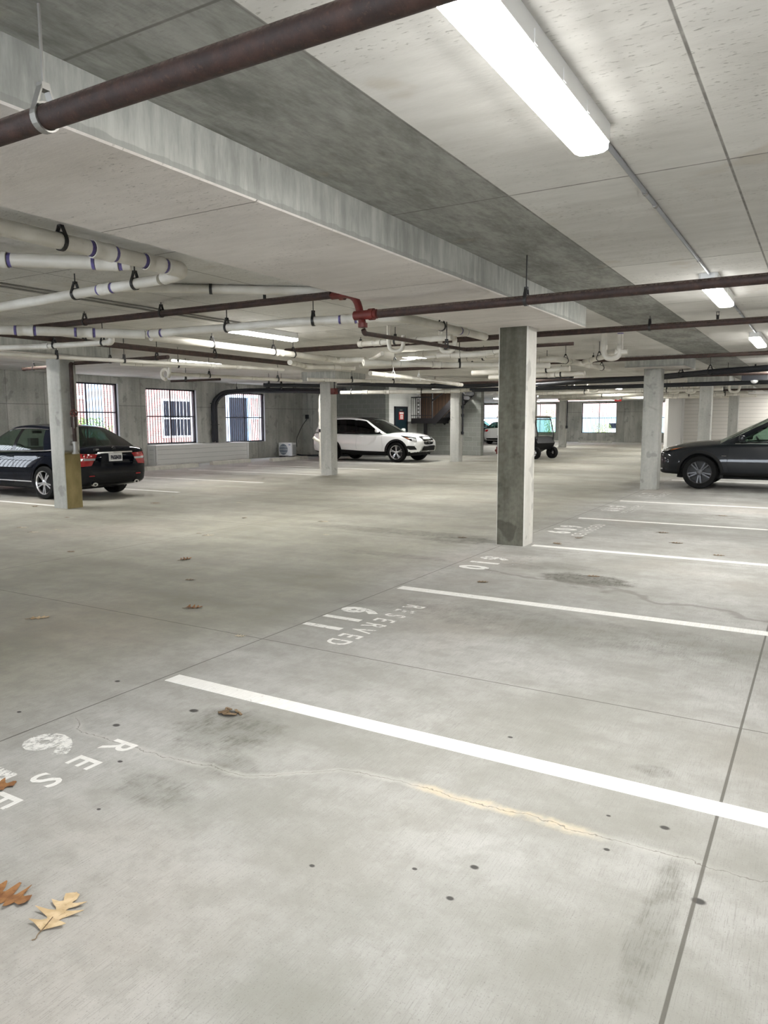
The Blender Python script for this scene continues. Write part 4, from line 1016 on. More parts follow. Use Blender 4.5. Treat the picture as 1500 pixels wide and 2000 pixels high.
for x in (-27,-24,-21.5,-18,-12.4,-8):
    w = MB().box(x,59.9,1.9,x+.9,60,2.8).build('window', white, b3); MB().box(x+.08,59.88,1.98,x+.82,59.91,2.72).build('pane', dkglass, w)
cars_ = MB().cbox(-14.9,56.2,.25,-10.9,57.9,.85,.3).cbox(-14.2,56.3,.85,-12.0,57.8,1.35,.35)
pc = cars_.build('parked_car', plain('pale_car_paint', (.62,.66,.70), .25, coat=1)); tag(pc, 'pale parked car outside the far opening with bushes', 'car', None, 'thing')
MB().cbox(-14.15,56.28,.90,-12.05,57.82,1.28,.36).build('windows', dkglass, pc)
for x in (-14.1,-11.7): MB().cyl((x,56.2,.28),(x,56.36,.28),.36,18).cyl((x,57.75,.28),(x,57.9,.28),.36,18).build('wheel', M['insul'], pc)
# bushes: leaf clusters, each bush one object
leafm = [mat_leaf('bush_leaf_a', (.06,.16,.03), (.22,.38,.08), (.03,.07,.02)), mat_leaf('bush_leaf_b', (.16,.26,.05), (.42,.52,.14), (.05,.1,.02))]
def bush(x, y, rx, ry, h, n, label, seed, mi):
    R = random.Random(seed); mb = MB()
    for k in range(n):
        a = R.uniform(0,2*PI); t = R.random()**.5; z = R.uniform(.1,1)
        s = math.sqrt(max(0,1-(z-.35)**2))
        p = Vector((x+rx*t*s*math.cos(a), y+ry*t*s*math.sin(a), h*z-.1))
        L = R.uniform(.05,.10); d = Vector((R.uniform(-1,1),R.uniform(-1,1),R.uniform(-.3,1))).normalized(); u = d.orthogonal().normalized()
        mb.add([p, p+d*L*.5+u*L*.25, p+d*L, p+d*L*.5-u*L*.25], [(0,1,2,3)])
    for k in range(5):
        a = k*1.26; mb.bar((x,y,-.1),(x+rx*.6*math.cos(a),y+ry*.6*math.sin(a),h*.7),.015,.015)
    tag(mb.build('bush', leafm[mi]), label, 'bush', 'bushes outside the openings', 'thing')
bush(-23.2,17.9,.7,.75,1.75,1700,'green bush outside the opening by the black sedan, left part',1,0)
bush(-23.3,19.45,.6,.6,1.45,1100,'green bush outside the opening by the black sedan, right part',2,0)
bush(-16.1,55.0,.8,.7,1.25,1300,'bright green bush outside the far opening, left one',3,1)
bush(-14.1,55.2,.8,.7,1.35,1300,'bright green bush outside the far opening, right one',4,1)
bush(-17.9,55.0,.5,.5,2.4,900,'tall thin bush outside the opening behind the golf cart',5,0)

# ------------------------------------------------------------------ cars
rubber = plain('tyre_rubber', (.007,.007,.007), .8, spec=.2)
alloy = plain('bright_alloy', (.62,.62,.63), .22, .9); alloy_dk = plain('dark_alloy', (.10,.10,.105), .35, .8)
rim_dark = plain('rim_shadow', (.012,.012,.013), .5)
chrome = plain('chrome', (.75,.75,.76), .08, 1.0)
blackgloss = plain('gloss_black_trim', (.004,.004,.005), .15, spec=.3)
blackmatte = plain('matte_black_trim', (.008,.008,.008), .65, spec=.25)
redlens = plain('red_lens', (.42,.006,.010), .12, coat=1); redlens.node_tree.nodes['Principled BSDF'].inputs['Emission Color'].default_value = (.5,.01,.01,1)
clearlens = plain('clear_lens', (.62,.63,.64), .12, .5, coat=1); amber = plain('amber_lens', (.55,.12,.01), .2, coat=1)
interior = plain('dark_cabin', (.02,.02,.021), .7); tan = plain('seat_leather', (.05,.048,.045), .6)
platew = plain('plate_white', (.78,.78,.77), .4); inkd = plain('plate_ink', (.03,.03,.05), .5)

def interp(xs, ys, x):
    if x <= xs[0]: return ys[0]
    if x >= xs[-1]: return ys[-1]
    for i in range(len(xs)-1):
        if xs[i] <= x <= xs[i+1]:
            t = (x-xs[i])/(xs[i+1]-xs[i])
            p0 = ys[max(i-1,0)]; p1 = ys[i]; p2 = ys[i+1]; p3 = ys[min(i+2,len(ys)-1)]
            m1 = (p2-p0)/(xs[i+1]-xs[max(i-1,0)])*(xs[i+1]-xs[i]); m2 = (p3-p1)/(xs[min(i+2,len(xs)-1)]-xs[i])*(xs[i+1]-xs[i])
            return (2*t**3-3*t*t+1)*p1 + (t**3-2*t*t+t)*m1 + (-2*t**3+3*t*t)*p2 + (t**3-t*t)*m2
def squash(mb, c, r):
    for i, v in enumerate(mb.v):
        d = v - c; mb.v[i] = c + Vector([math.copysign(abs(d[k]/r[k])**.62, d[k])*r[k]*.88 for k in range(3)])
def car(label, paint, S, place, heading, cat='car'):
    """S: measurements of one car; built nose to +x about its rear axle, then turned to its stall"""
    root = empty(S['name'], (0,0,0), label, cat, None)
    rim_m, spokes, twin = S['rim']
    # --- shell: rings along the length, smoothed, wheel wells cut out
    rings = []
    def section(st):
        x, zb, w, zt, cr = st
        h = zt - zb
        half = [(0,zb),(.80*w,zb),(.93*w,zb+.03),(.975*w,zb+.13*h),(1.0*w,zb+.38*h),(.995*w,zb+.60*h),(S.get('crease',.975)*w,zb+.80*h),(.945*w,zt-.035),(.90*w,zt-.002),(.62*w,zt+cr*.75),(.3*w,zt+cr*.97),(0,zt+cr)]
        return [Vector((x,y,z)) for y,z in half] + [Vector((x,-y,z)) for y,z in half[-2:0:-1]]
    xs = [q[0] for q in S['body']]
    dense = []
    for i in range(len(xs)-1):
        k = 1 if xs[i+1]-xs[i] < .16 else 3
        for j in range(k): dense.append(xs[i] + (xs[i+1]-xs[i])*j/k)
    dense.append(xs[-1])
    cols = list(zip(*S['body']))
    for x in dense: rings.append(section([x] + [interp(xs, cols[c], x) for c in range(1,5)]))
    mb = MB(); n = len(rings[0])
    vs = [p for r in rings for p in r]
    fs = [(i*n+k, i*n+(k+1)%n, (i+1)*n+(k+1)%n, (i+1)*n+k) for i in range(len(rings)-1) for k in range(n)]
    mb.add(vs, fs, 0, True)
    for ring, rev in ((0,False),(len(rings)-1,True)):
        r = rings[ring]; c = sum(r, Vector())/n; b = len(mb.v)
        inner = [c + (p-c)*.55 for p in r]
        mb.v += inner + [c]; base = ring*n
        for k in range(n):
            q = [base+k, b+k, b+(k+1)%n, base+(k+1)%n]; t3 = [b+k, b+n, b+(k+1)%n]
            mb.f.append(q[::-1] if rev else q); mb.f.append(t3[::-1] if rev else t3); mb.m += [0,0]; mb.sm += [True,True]
    tmp = mb.build('tmp', [paint, blackmatte], origin=(0,0,0), fix=True)
    sd = tmp.modifiers.new('s','SUBSURF'); sd.levels = 1; sd.render_levels = 1
    cut = MB(); wr = S['wr']
    for ax in (0, S['wb']):
        for s in (-1,1):
            y0 = s*(S['track']/2-.17); y1 = s*1.3
            cut.tube([(ax,y0,wr),(ax,y1,wr)], wr*1.13+.01, 40)
            cut.box(ax-wr*1.13-.01, min(y0,y1), -.3, ax+wr*1.13+.01, max(y0,y1), wr*.6) if False else None
    co = cut.build('tmpc', [blackmatte], origin=(0,0,0), fix=True)
    bo = tmp.modifiers.new('b','BOOLEAN'); bo.object = co; bo.operation = 'DIFFERENCE'; bo.solver = 'EXACT'; bo.material_mode = 'TRANSFER'
    dg = bpy.context.evaluated_depsgraph_get(); dg.update()
    ev = tmp.evaluated_get(dg); me = bpy.data.meshes.new_from_object(ev)
    bpy.data.objects.remove(tmp); bpy.data.objects.remove(co)
    me.polygons.foreach_set('use_smooth', [True]*len(me.polygons)); me.set_sharp_from_angle(angle=math.radians(32)); me.name = 'body'
    if S.get('clad'):
        for p in me.polygons:
            if p.center.z < S['clad']: p.material_index = 1
    body = bpy.data.objects.new('body', me); COL.objects.link(body); body.parent = root; WLOC[body.name] = Vector()
    bvh = BVHTree.FromPolygons([v.co.copy() for v in me.vertices], [tuple(p.vertices) for p in me.polygons])
    def part(mb, name, mat, parent=None, **k):
        p = mb.build(name, mat, None, origin=k.pop('origin', None), **k)
        o = Vector(WLOC[p.name]); p.parent = parent or root
        p.location = o - (WLOC[parent.name] if parent else Vector()); return p
    def patch(name, A, B_, d, mat, offs=.006, nu=8, nv=4, parent=None, mirror=False, tree=None, thick=.012):
        """a shaped piece laid on the shell: A and B_ are its two edges (horizontal, height) seen along d"""
        d = Vector(d).normalized(); U = Vector((0,0,1)).cross(d).normalized() * (-1)
        tree = tree or bvh
        def samp(E, t):
            L = [math.hypot(E[i+1][0]-E[i][0], E[i+1][1]-E[i][1]) for i in range(len(E)-1)]; tot = sum(L); s = t*tot
            for i, l in enumerate(L):
                if s <= l or i == len(L)-1:
                    q = 0 if l == 0 else min(1, s/l); return (E[i][0]+(E[i+1][0]-E[i][0])*q, E[i][1]+(E[i+1][1]-E[i][1])*q)
                s -= l
        sets = [(d,U)]
        out = []
        for sgn in ((1,-1) if mirror else (1,)):
            rows = []; bad = False; last = None
            for j in range(nv+1):
                row = []
                for i in range(nu+1):
                    a = samp(A, i/nu); b = samp(B_, i/nu); t = j/nv
                    u = a[0]+(b[0]-a[0])*t; z = a[1]+(b[1]-a[1])*t
                    dd = Vector((d.x, d.y*sgn, 0)); uu = Vector((U.x*1, U.y, 0))
                    if sgn == -1: uu = Vector((U.x, -U.y, 0))
                    o_ = uu*u + Vector((0,0,z)) - dd*6
                    hit, nrm, _, _ = tree.ray_cast(o_, dd)
                    if hit is None:
                        hit = (last + Vector((0,0,0))) if last else None
                        if hit is None: hit = o_ + dd*5.2
                    else: last = hit
                    row.append(hit - dd*offs)
                rows.append(row)
            m_ = MB().grid(rows, 0, True)
            # rim that drops back into the shell
            dd = Vector((d.x, d.y*sgn, 0))
            edge = rows[0] + [r[-1] for r in rows[1:]] + rows[-1][::-1][1:] + [r[0] for r in rows[::-1][1:-1]]
            m_.grid([edge+[edge[0]], [p+dd*(thick+offs) for p in edge]+[edge[0]+dd*(thick+offs)]], 0, False)
            out.append(part(m_, name, mat, parent, sharp=50, fix=True))
        return out if mirror else out[0]
    # --- cabin
    L = S['lines']; rx = [q[0] for q in S['roof']]; rz = [q[1] for q in S['roof']]; ry = [q[2] for q in S['roof']]
    bxs = [q[0] for q in S['belt']]; bz = [q[1] for q in S['belt']]; by = [q[2] for q in S['belt']]
    def side_pt(k, t, s):
        i = min(int(k), len(L)-2); f_ = k-i
        xb = L[i][0]+(L[i+1][0]-L[i][0])*f_; xr = L[i][1]+(L[i+1][1]-L[i][1])*f_
        zb, yb, zr, yr = interp(bxs,bz,xb), interp(bxs,by,xb), interp(rx,rz,xr), interp(rx,ry,xr)
        bul = .035*math.sin(PI*t)
        return Vector((xb+(xr-xb)*t, s*(yb+(yr-yb)*t**1.15+bul), zb+(zr-zb)*t))
    mats = {'p':paint, 'g':S['glass'], 'k':blackgloss}
    for s in (1,-1):
        frame = MB(); black = MB()
        for i in range(len(L)-1):
            kind = S['panels'][i]
            def strip(t0, t1, nt, tgt, e0=0.0, e1=1.0):
                rows = []
                for a in range(nt+1):
                    row = [side_pt(i+e0+(e1-e0)*b/4, t0+(t1-t0)*a/nt, s) for b in range(5)]
                    rows.append(row if s > 0 else row[::-1])
                tgt.grid(rows)
            if kind == 'g':
                gm = MB(); strip(.06,.86,5,gm)
                o = part(gm, 'side_window', S['glass'], fix=False)
                strip(0,.06,1,black); strip(.86,.90,1,black); strip(.90,1,1,frame)
            elif kind == 'k': strip(0,.88,5,black); strip(.88,1,1,frame)
            else: strip(0,1,6,frame)
        part(frame, 'pillar', paint); part(black, 'window_surround', blackgloss)
        ch = [side_pt(S['chrome'][0]+(S['chrome'][1]-S['chrome'][0])*k/24, .0, s)+Vector((0,s*.008,.006)) for k in range(25)]
        part(MB().tube(ch, .011, 6), 'belt_strip', chrome if S.get('bright',True) else blackgloss)
        if S.get('arch'):
            ch = [side_pt(S['chrome'][0]+(S['chrome'][1]-S['chrome'][0])*k/24, .895, s)+Vector((0,s*.006,.0)) for k in range(25)]
            part(MB().tube(ch, .009, 6), 'window_strip', chrome)
    n0 = 0; n1 = len(L)-1
    def across(k, bul):
        rows = []
        for a in range(7):
            t = a/6; l = side_pt(k,t,1); r = side_pt(k,t,-1); row = []
            for b in range(13):
                q = b/12; p = l+(r-l)*q; e = 1-(2*q-1)**2
                p.x += bul*e*(1-.45*t); p.z += .035*e*t; row.append(p)
            rows.append(row)
        return rows
    ws = across(0, S['bow']); rw = across(n1, -S['bow']*.6)
    part(MB().grid([r[::-1] for r in ws]), 'windshield', S['glass_front'])
    part(MB().grid(rw), 'rear_window', S['glass_rear'])
    xr0, xr1 = L[0][1], L[-1][1]; rows = []
    for a in range(15):
        t = a/14; row = []
        for b in range(13):
            q = b/12; e = 1-(2*q-1)**2; xx = xr0+(xr1-xr0)*t
            y = interp(rx,ry,xx)*(1-2*q); x = xx + S['bow']*e*.55*(1-t) - S['bow']*.6*.55*e*t
            row.append(Vector((x,y,interp(rx,rz,xx)+.035*e)))
        rows.append(row)
    part(MB().grid(rows), 'roof', S.get('roof_mat', paint))
    # --- cabin inside
    tub = MB(); bz0 = min(bz)-.10
    tub.box(L[-1][0]+.12,-.62,bz0-.02,L[0][0]-.35,.62,bz0)
    part(tub, 'cabin_floor', interior)
    for x, rows_ in ((1.05,(.38,-.38)),(.22,(.40,-.40))):
        for y in rows_:
            sb = MB().cbox(x-.10,y-.22,bz0-.0,x+.02,y+.22,bz0+.20,.04).cbox(x-.08,y-.12,bz0+.22,x+.0,y+.12,bz0+.38,.03)
            part(sb, 'seat', tan)
    part(MB().lathe([(.15,-.012),(.174,-.012),(.174,.012),(.15,.012)], Matrix.Translation((L[0][0]-.72,.38,bz0+.10)) @ Matrix.Rotation(-1.1,4,'Y'), 24, closed=True), 'steering_wheel', interior)
    part(MB().cbox(L[0][0]-.60,-.66,bz0-.03,L[0][0]-.30,.66,bz0+.09,.05), 'dashboard', interior)
    part(MB().box(L[0][1]+.02,-.11,interp(rx,rz,xr0)-.10,L[0][1]+.05,.11,interp(rx,rz,xr0)-.04), 'inner_mirror', interior)
    # --- wheels
    for ax in (0, S['wb']):
        for s in (1,-1):
            yc = s*(S['track']/2); tw = .115
            Mx = Matrix.Translation((ax,yc,wr)) @ Matrix.Rotation(-s*PI/2,4,'X')   # +z points outward
            rr = wr*S['rimr']
            w = MB().lathe([(rr,-tw),(rr+.02,-tw*1.02),(wr-.02,-tw),(wr-.004,-tw*.8),(wr,-tw*.5),(wr,tw*.5),(wr-.004,tw*.8),(wr-.02,tw),(rr+.02,tw*1.02),(rr,tw*.95),(rr-.012,tw*.6),(rr-.012,-tw*.6)], Mx, 40, closed=True)
            wo = part(w, 'wheel', rubber)
            part(MB().lathe([(0,-.02),(rr-.013,-.02),(rr-.013,.0),(0,.0)], Mx, 32), 'brake_disc', rim_dark, wo)
            r_ = MB()
            r_.lathe([(rr-.022,tw*.55),(rr+.001,tw*.98),(rr+.001,tw*1.0),(rr-.020,tw*.86)], Mx, 40, closed=True)
            r_.lathe([(0,tw*.5),(.062,tw*.5),(.062,tw*.82),(.05,tw*.88),(0,tw*.88)], Mx, 20)
            for k in range(spokes):
                a0 = 2*PI*k/spokes + .3
                for e in ((-twin,twin) if twin else (0,)):
                    c0, c1 = a0+e*.35/(.3), a0+e
                    c0 = a0 + e*1.1
                    def q(r,a,z): return Mx @ Vector((r*math.cos(a),r*math.sin(a),z))
                    wa, wb_ = S['spw']
                    pts = []
                    for (rr_,aa,hw_,zz) in ((.05,c0,wa,tw*.80),(rr-.012,c1,wb_,tw*.90)):
                        da = hw_/rr_
                        pts += [q(rr_,aa-da,zz), q(rr_,aa+da,zz), q(rr_,aa+da,zz-.03), q(rr_,aa-da,zz-.03)]
                    r_.add(pts, [(0,1,2,3),(4,7,6,5),(0,4,5,1),(1,5,6,2),(2,6,7,3),(3,7,4,0)])
            ro = part(r_, 'rim', rim_m, wo)
            part(MB().lathe([(0,tw*.885),(.03,tw*.885),(.028,tw*.93),(0,tw*.94)], Mx, 16), 'hub_cap', S.get('hub', rim_m), wo)
    # underside
    part(MB().cbox(-.55,-.70,S['body'][3][1]-.04,S['wb']+.5,.70,S['body'][3][1]+.1,.1), 'underbody', blackmatte)
    # --- mirrors, handles, shut lines
    for s in (1,-1):
        mx, mz, my = S['mirror']
        mm = MB().sphere((mx,s*(my+.10),mz),.105,20,0,(.70,1.05,.74)); squash(mm, Vector((mx,s*(my+.10),mz)), (.0735,.110,.0777)); mo = part(mm, 'door_mirror', S.get('mirror_mat',paint))
        part(MB().bar((mx+.02,s*(my-.06),mz-.05),(mx,s*(my+.06),mz-.03),.05,.03), 'arm', blackgloss, mo)
    for hx, hz in S['handles']:
        for s in (1,-1):
            hit = bvh.ray_cast(Vector((hx, s*3, hz)), Vector((0,-s,0)))[0]
            if hit: part(MB().tube(rounded([(hx-.11,hit.y-s*.005,hz),(hx-.09,hit.y+s*.03,hz+.004),(hx+.09,hit.y+s*.03,hz+.004),(hx+.11,hit.y-s*.005,hz)],.02), .013, 8), 'door_handle', S.get('handle_mat', paint))
    seam = S.get('seam', blackmatte)
    for line in S['seams']:
        for s in (1,-1):
            pts = []
            for k in range(15):
                t = k/14*(len(line)-1); i = min(int(t), len(line)-2); f_ = t-i
                x = line[i][0]+(line[i+1][0]-line[i][0])*f_; z = line[i][1]+(line[i+1][1]-line[i][1])*f_
                h = bvh.ray_cast(Vector((x,s*3,z)), Vector((0,-s,0)))[0]
                if h and abs(h.y) > .6: pts.append(h)
            if len(pts) > 2: part(MB().tube(pts, .0035, 5), 'door_seam', seam)
    S['extra'](dict(root=root, part=part, patch=patch, bvh=bvh, paint=paint, side=side_pt, body=body))
    root.location = (place[0],place[1],.0016); root.rotation_euler = (0,0,heading)
    return root

gl_clear = glass('tinted_car_glass', (.42,.55,.48), .98); gl_dark = glass('privacy_glass', (.03,.035,.032), 1.0); gl_front = glass('windscreen_glass', (.62,.72,.66), .95)
gl_sed = glass('dark_green_rear_glass', (.05,.09,.075), .97)

def star(e, c, r, axis, name='emblem', parent=None):
    c = Vector(c); ax = Vector(axis).normalized(); up = Vector((0,0,1)); sd = ax.cross(up).normalized()
    mb = MB().ring(c, ax, r*.86, r*.14, .012, 28)
    for k in range(3):
        a = PI/2 + k*2*PI/3; t = sd*math.cos(a)+up*math.sin(a); n_ = sd*math.cos(a+PI/2)+up*math.sin(a+PI/2)
        mb.add([c+n_*r*.13+ax*.004, c+t*r*.9+ax*.004, c-n_*r*.13+ax*.004, c-t*r*.02-ax*.004], [(0,1,2),(0,3,1),(1,3,2)])
    return e['part'](mb, name, chrome, parent)
def text_on(e, body, c, xdir, size, bold, mat, name, sq=1.0):
    vs, fs = text_mesh(body, size, bold, 1.05); x = Vector(xdir)
    return e['part'](MB().add([Vector(c)+x*v.x*sq+Vector((0,0,v.y)) for v in vs], fs), name, mat)

# ---- compact sedan
def sedan_extra(e):
    P, T = e['patch'], e['part']; bvh = e['bvh']
    R = (1,0,0)   # looking forward at the tail; horizontal coordinate = y
    def rz(y, z):
        h = bvh.ray_cast(Vector((-5,y,z)), Vector((1,0,0)))[0]; return h.x if h else -1
    # tail lamps wrap the corners
    for s in (1,-1):
        d = Vector((.80,-.60*s,0))
        U = Vector((0,0,1)).cross(d.normalized())*(-1)
        c = Vector((-.93, s*.74, 0)); u0 = c.dot(U)
        sg = 1 if U.y*s > 0 else -1
        Q = lambda L_: [(u0+sg*a,z) for a,z in L_]
        lo = P('tail_lamp', Q([(-.32,.885),(-.05,.90),(.26,.915)]), Q([(-.20,.665),(.0,.655),(.34,.69)]), d, redlens, .006, 8, 4)
        lo['label'] = 'red tail lamp'
        P('clear_band', Q([(-.28,.805),(.0,.81),(.26,.825)]), Q([(-.27,.765),(.0,.765),(.28,.78)]), d, clearlens, .010, 6, 2)
    y0 = .0
    P('trunk_strip', [(-.42,.925),(.42,.925)], [(-.42,.90),(.42,.90)], R, chrome, .02, 10, 1)
    P('license_plate', [(-.155,.895),(.155,.895)], [(-.155,.735),(.155,.735)], R, platew, .022, 4, 2)
    x = rz(0,.80)-.028
    text_on(e,'P6G8438',(x,0,.775),(0,-1,0),.105,.006,inkd,'plate_number',.62)
    star(e,(rz(0,.985)-.006,0,.985),.042,(-1,0,0))
    text_on(e,'E 350',(rz(.5,.965)-.010,.42,.952),(0,-1,0),.055,.003,chrome,'model_badge',.95)
    P('trunk_seam', [(-.66,1.0),(-.60,.70),(.60,.70),(.66,1.0)], [(-.655,1.0),(-.595,.705),(.595,.705),(.655,1.0)], R, blackmatte, .003, 24, 1)
    P('bumper_groove', [(-.60,.50),(.60,.50)], [(-.60,.492),(.60,.492)], R, blackmatte, .004, 12, 1)
    P('diffuser', [(-.52,.40),(.52,.40)], [(-.52,.32),(.52,.32)], R, blackmatte, .008, 12, 2)
    for s in (1,-1):
        T(MB().lathe([(.030,0),(.058,0),(.058,.05),(.030,.05)], Matrix.Translation((-1.035,s*.50,.30)) @ Matrix.Rotation(PI/2,4,'Y') @ Matrix.Diagonal((.65,1,1,1)), 20, closed=True), 'exhaust_tip', chrome)
        P('bumper_corner_reflector', [(s*.50,.475),(s*.62,.475)], [(s*.50,.455),(s*.62,.455)], R, redlens, .005, 3, 1)
    for s in (1,-1):
        d = (0,-s,0)
        U = Vector((0,0,1)).cross(Vector(d))*(-1); k = 1 if U.x > 0 else -1
        P('side_strip', [(k*.42,.345),(k*2.3,.345)], [(k*.42,.325),(k*2.3,.325)], d, chrome, .006, 10, 1)
    # head lamps and grille
    F = (-1,0,0); U = Vector((0,0,1)).cross(Vector(F))*(-1)
    P('grille', [(-.33,.66),(.33,.66)], [(-.26,.47),(.26,.47)], F, blackgloss, .006, 8, 4)
    for s in (1,-1): P('head_lamp', [(s*.42,.70),(s*.72,.72)], [(s*.42,.56),(s*.72,.60)], F, clearlens, .006, 6, 4)
SED = dict(name='sedan', wb=2.76, wr=.325, track=1.58, rimr=.72, rim=(alloy,5,.16), spw=(.017,.016), crease=.97,
 body=[(-1.03,.40,.62,.86,.03),(-1.0,.32,.76,.95,.04),(-.93,.27,.83,.985,.045),(-.72,.22,.865,.985,.055),(-.3,.19,.885,.965,.05),(.4,.18,.885,.935,.0),(1.2,.18,.885,.915,.0),(1.9,.18,.885,.90,.02),(2.3,.19,.88,.885,.06),(2.76,.19,.88,.83,.08),(3.15,.20,.855,.75,.07),(3.4,.22,.78,.66,.05),(3.52,.28,.66,.58,.02)],
 belt=[(-.75,1.0,.74),(-.4,.975,.79),(.05,.945,.83),(1.0,.925,.835),(2.05,.905,.81),(2.2,.90,.79)],
 roof=[(-.12,1.365,.56),(.1,1.405,.585),(.5,1.435,.60),(.9,1.44,.605),(1.2,1.415,.60),(1.4,1.37,.585)],
 lines=[(2.22,1.40),(2.05,1.30),(1.06,.94),(.94,.84),(.02,.22),(-.72,-.05)], panels='pgkgp', chrome=(.9,4.3), bow=.20, arch=True,
 glass=gl_clear, glass_front=gl_front, glass_rear=gl_sed, mirror=(1.95,.98,.84), handles=[(.12,.845),(1.12,.83)], handle_mat=None,
 seams=[[(1.0,.91),(.98,.4),(1.0,.24)],[(.18,.93),(.22,.72),(.42,.45),(.48,.24)],[(2.02,.89),(2.1,.5),(2.08,.24)]], extra=sedan_extra)
pb = plain('black_car_paint', (.002,.003,.007), .3, coat=.75, spec=.0); SED['handle_mat'] = pb
car('black sedan parked nose to the wall behind the standpipe column', pb, SED, (-13.12,9.93,0), PI)
pw = plain('white_car_paint', (.86,.86,.85), .22, coat=1.0)
def wsed_extra(e):
    P = e['patch']; R = (1,0,0)
    for s in (1,-1):
        d = Vector((.75,-.66*s,0)); U = Vector((0,0,1)).cross(d.normalized())*(-1); u0 = Vector((-.93,s*.74,0)).dot(U); sg = 1 if U.y*s > 0 else -1
        Q = lambda L_: [(u0+sg*a,z) for a,z in L_]
        P('tail_lamp', Q([(-.26,.93),(.30,.94)]), Q([(-.20,.80),(.34,.86)]), d, redlens, .006, 6, 3)
    P('license_plate', [(-.155,.78),(.155,.78)], [(-.155,.63),(.155,.63)], R, platew, .02, 4, 2)
    P('bumper_insert', [(-.62,.40),(.62,.40)], [(-.6,.30),(.6,.30)], R, blackmatte, .006, 10, 2)
SEDW = dict(SED, extra=wsed_extra, handle_mat=pw, name='sedan')
car('white sedan with red tail lamps far behind, half hidden by the nearest column', pw, SEDW, (-17.88,45.1,0), PI/2)

# ---- white crossover
def arch(e, ax, s, wr):
    rad = (wr*1.13+.013, wr*1.13+.04, wr*1.13+.072); pr = []
    for a in [PI*j/24 for j in range(-2,27)]:
        row = []; last = None
        for rr in rad[::-1]:
            x = ax+rr*math.cos(a); z = wr+rr*math.sin(a)
            h = e['bvh'].ray_cast(Vector((x,s*3,z)), Vector((0,-s,0)))[0]
            y = abs(h.y) if h is not None and abs(h.y) > .74 else (last or .87)
            last = y; row.append(Vector((x,s*(y+.013),z)))
        pr.append(row[::-1])
    m_ = MB().grid(pr); m_.grid([[r[0], r[0]-Vector((0,s*.08,0))] for r in pr]); m_.grid([[r[-1], r[-1]-Vector((0,s*.03,0))] for r in pr])
    e['part'](m_, 'arch_trim', blackmatte, fix=True)
def glc_extra(e):
    P, T, bvh = e['patch'], e['part'], e['bvh']
    F = (-1,0,0)
    def fx(y, z):
        h = bvh.ray_cast(Vector((8,y,z)), Vector((-1,0,0)))[0]; return h.x if h else 3.7
    # U for F: cross(z, (-1,0,0))*-1 = (0,1,0)
    gr = P('grille', [(-.44,.93),(-.2,.945),(.2,.945),(.44,.93)], [(-.34,.66),(-.2,.635),(.2,.635),(.34,.66)], F, blackgloss, .012, 12, 5)
    for z in (.855,.765): P('grille_bar', [(-.40,z+.016),(.40,z+.016)], [(-.39,z-.016),(.39,z-.016)], F, chrome, .026, 10, 1)
    star(e,(fx(0,.79)+.045,0,.79),.105,(1,0,0))
    for s in (1,-1):
        d = Vector((-.72,-.69*s,0)); U = Vector((0,0,1)).cross(d.normalized())*(-1); u0 = Vector((3.42,s*.74,0)).dot(U)
        sg = 1 if U.y*s > 0 else -1      # + = outboard
        Q = lambda L_: [(u0+sg*a,z) for a,z in L_]
        P('head_lamp', Q([(-.17,.905),(.12,.955),(.36,.985)]), Q([(-.15,.74),(.04,.78),(.30,.93)]), d, blackgloss, .006, 10, 5)
        P('lamp_lens', Q([(-.15,.86),(.02,.89)]), Q([(-.14,.755),(.02,.785)]), d, clearlens, .012, 5, 4)
        P('lamp_brow', Q([(-.16,.90),(.14,.955),(.34,.98)]), Q([(-.16,.885),(.14,.94),(.34,.972)]), d, clearlens, .013, 8, 1)
        P('turn_lamp', Q([(.10,.862),(.24,.925)]), Q([(.09,.835),(.22,.905)]), d, amber, .011, 4, 2)
        P('air_intake', Q([(-.06,.60),(.16,.61),(.22,.58)]), Q([(-.16,.47),(.10,.46),(.16,.50)]), d, blackmatte, .006, 8, 4)
        P('lower_trim', [(s*.0,.36),(s*.60,.385)], [(s*.0,.27),(s*.60,.30)], F, blackmatte, .010, 10, 2)
    P('skid_plate', [(-.54,.575),(-.46,.60),(.46,.60),(.54,.575)], [(-.62,.37),(-.5,.36),(.5,.36),(.62,.37)], F, chrome, .010, 14, 4)
    P('lower_intake', [(-.46,.555),(.46,.555)], [(-.50,.42),(.50,.42)], F, blackmatte, .018, 12, 3)
    for s in (1,-1):
        d = (0,-s,0); U = Vector((0,0,1)).cross(Vector(d))*(-1); k = 1 if U.x > 0 else -1
        P('sill_cladding', [(k*.46,.44),(k*1.4,.40),(k*2.42,.385)], [(k*.46,.25),(k*1.4,.25),(k*2.42,.25)], d, blackmatte, .012, 14, 3)
        for ax in (0, 2.873): arch(e, ax, s, .365)
        T(MB().tube(rounded([(1.25,s*.66,1.585),(.9,s*.685,1.645),(.2,s*.69,1.665),(-.35,s*.67,1.62)],.1),.014,8), 'roof_rail', chrome)
    for s in (1,-1): P('tail_lamp', [(s*.5,1.02),(s*.82,1.03)], [(s*.5,.90),(s*.82,.90)], (1,0,0), redlens, .006, 5, 3)
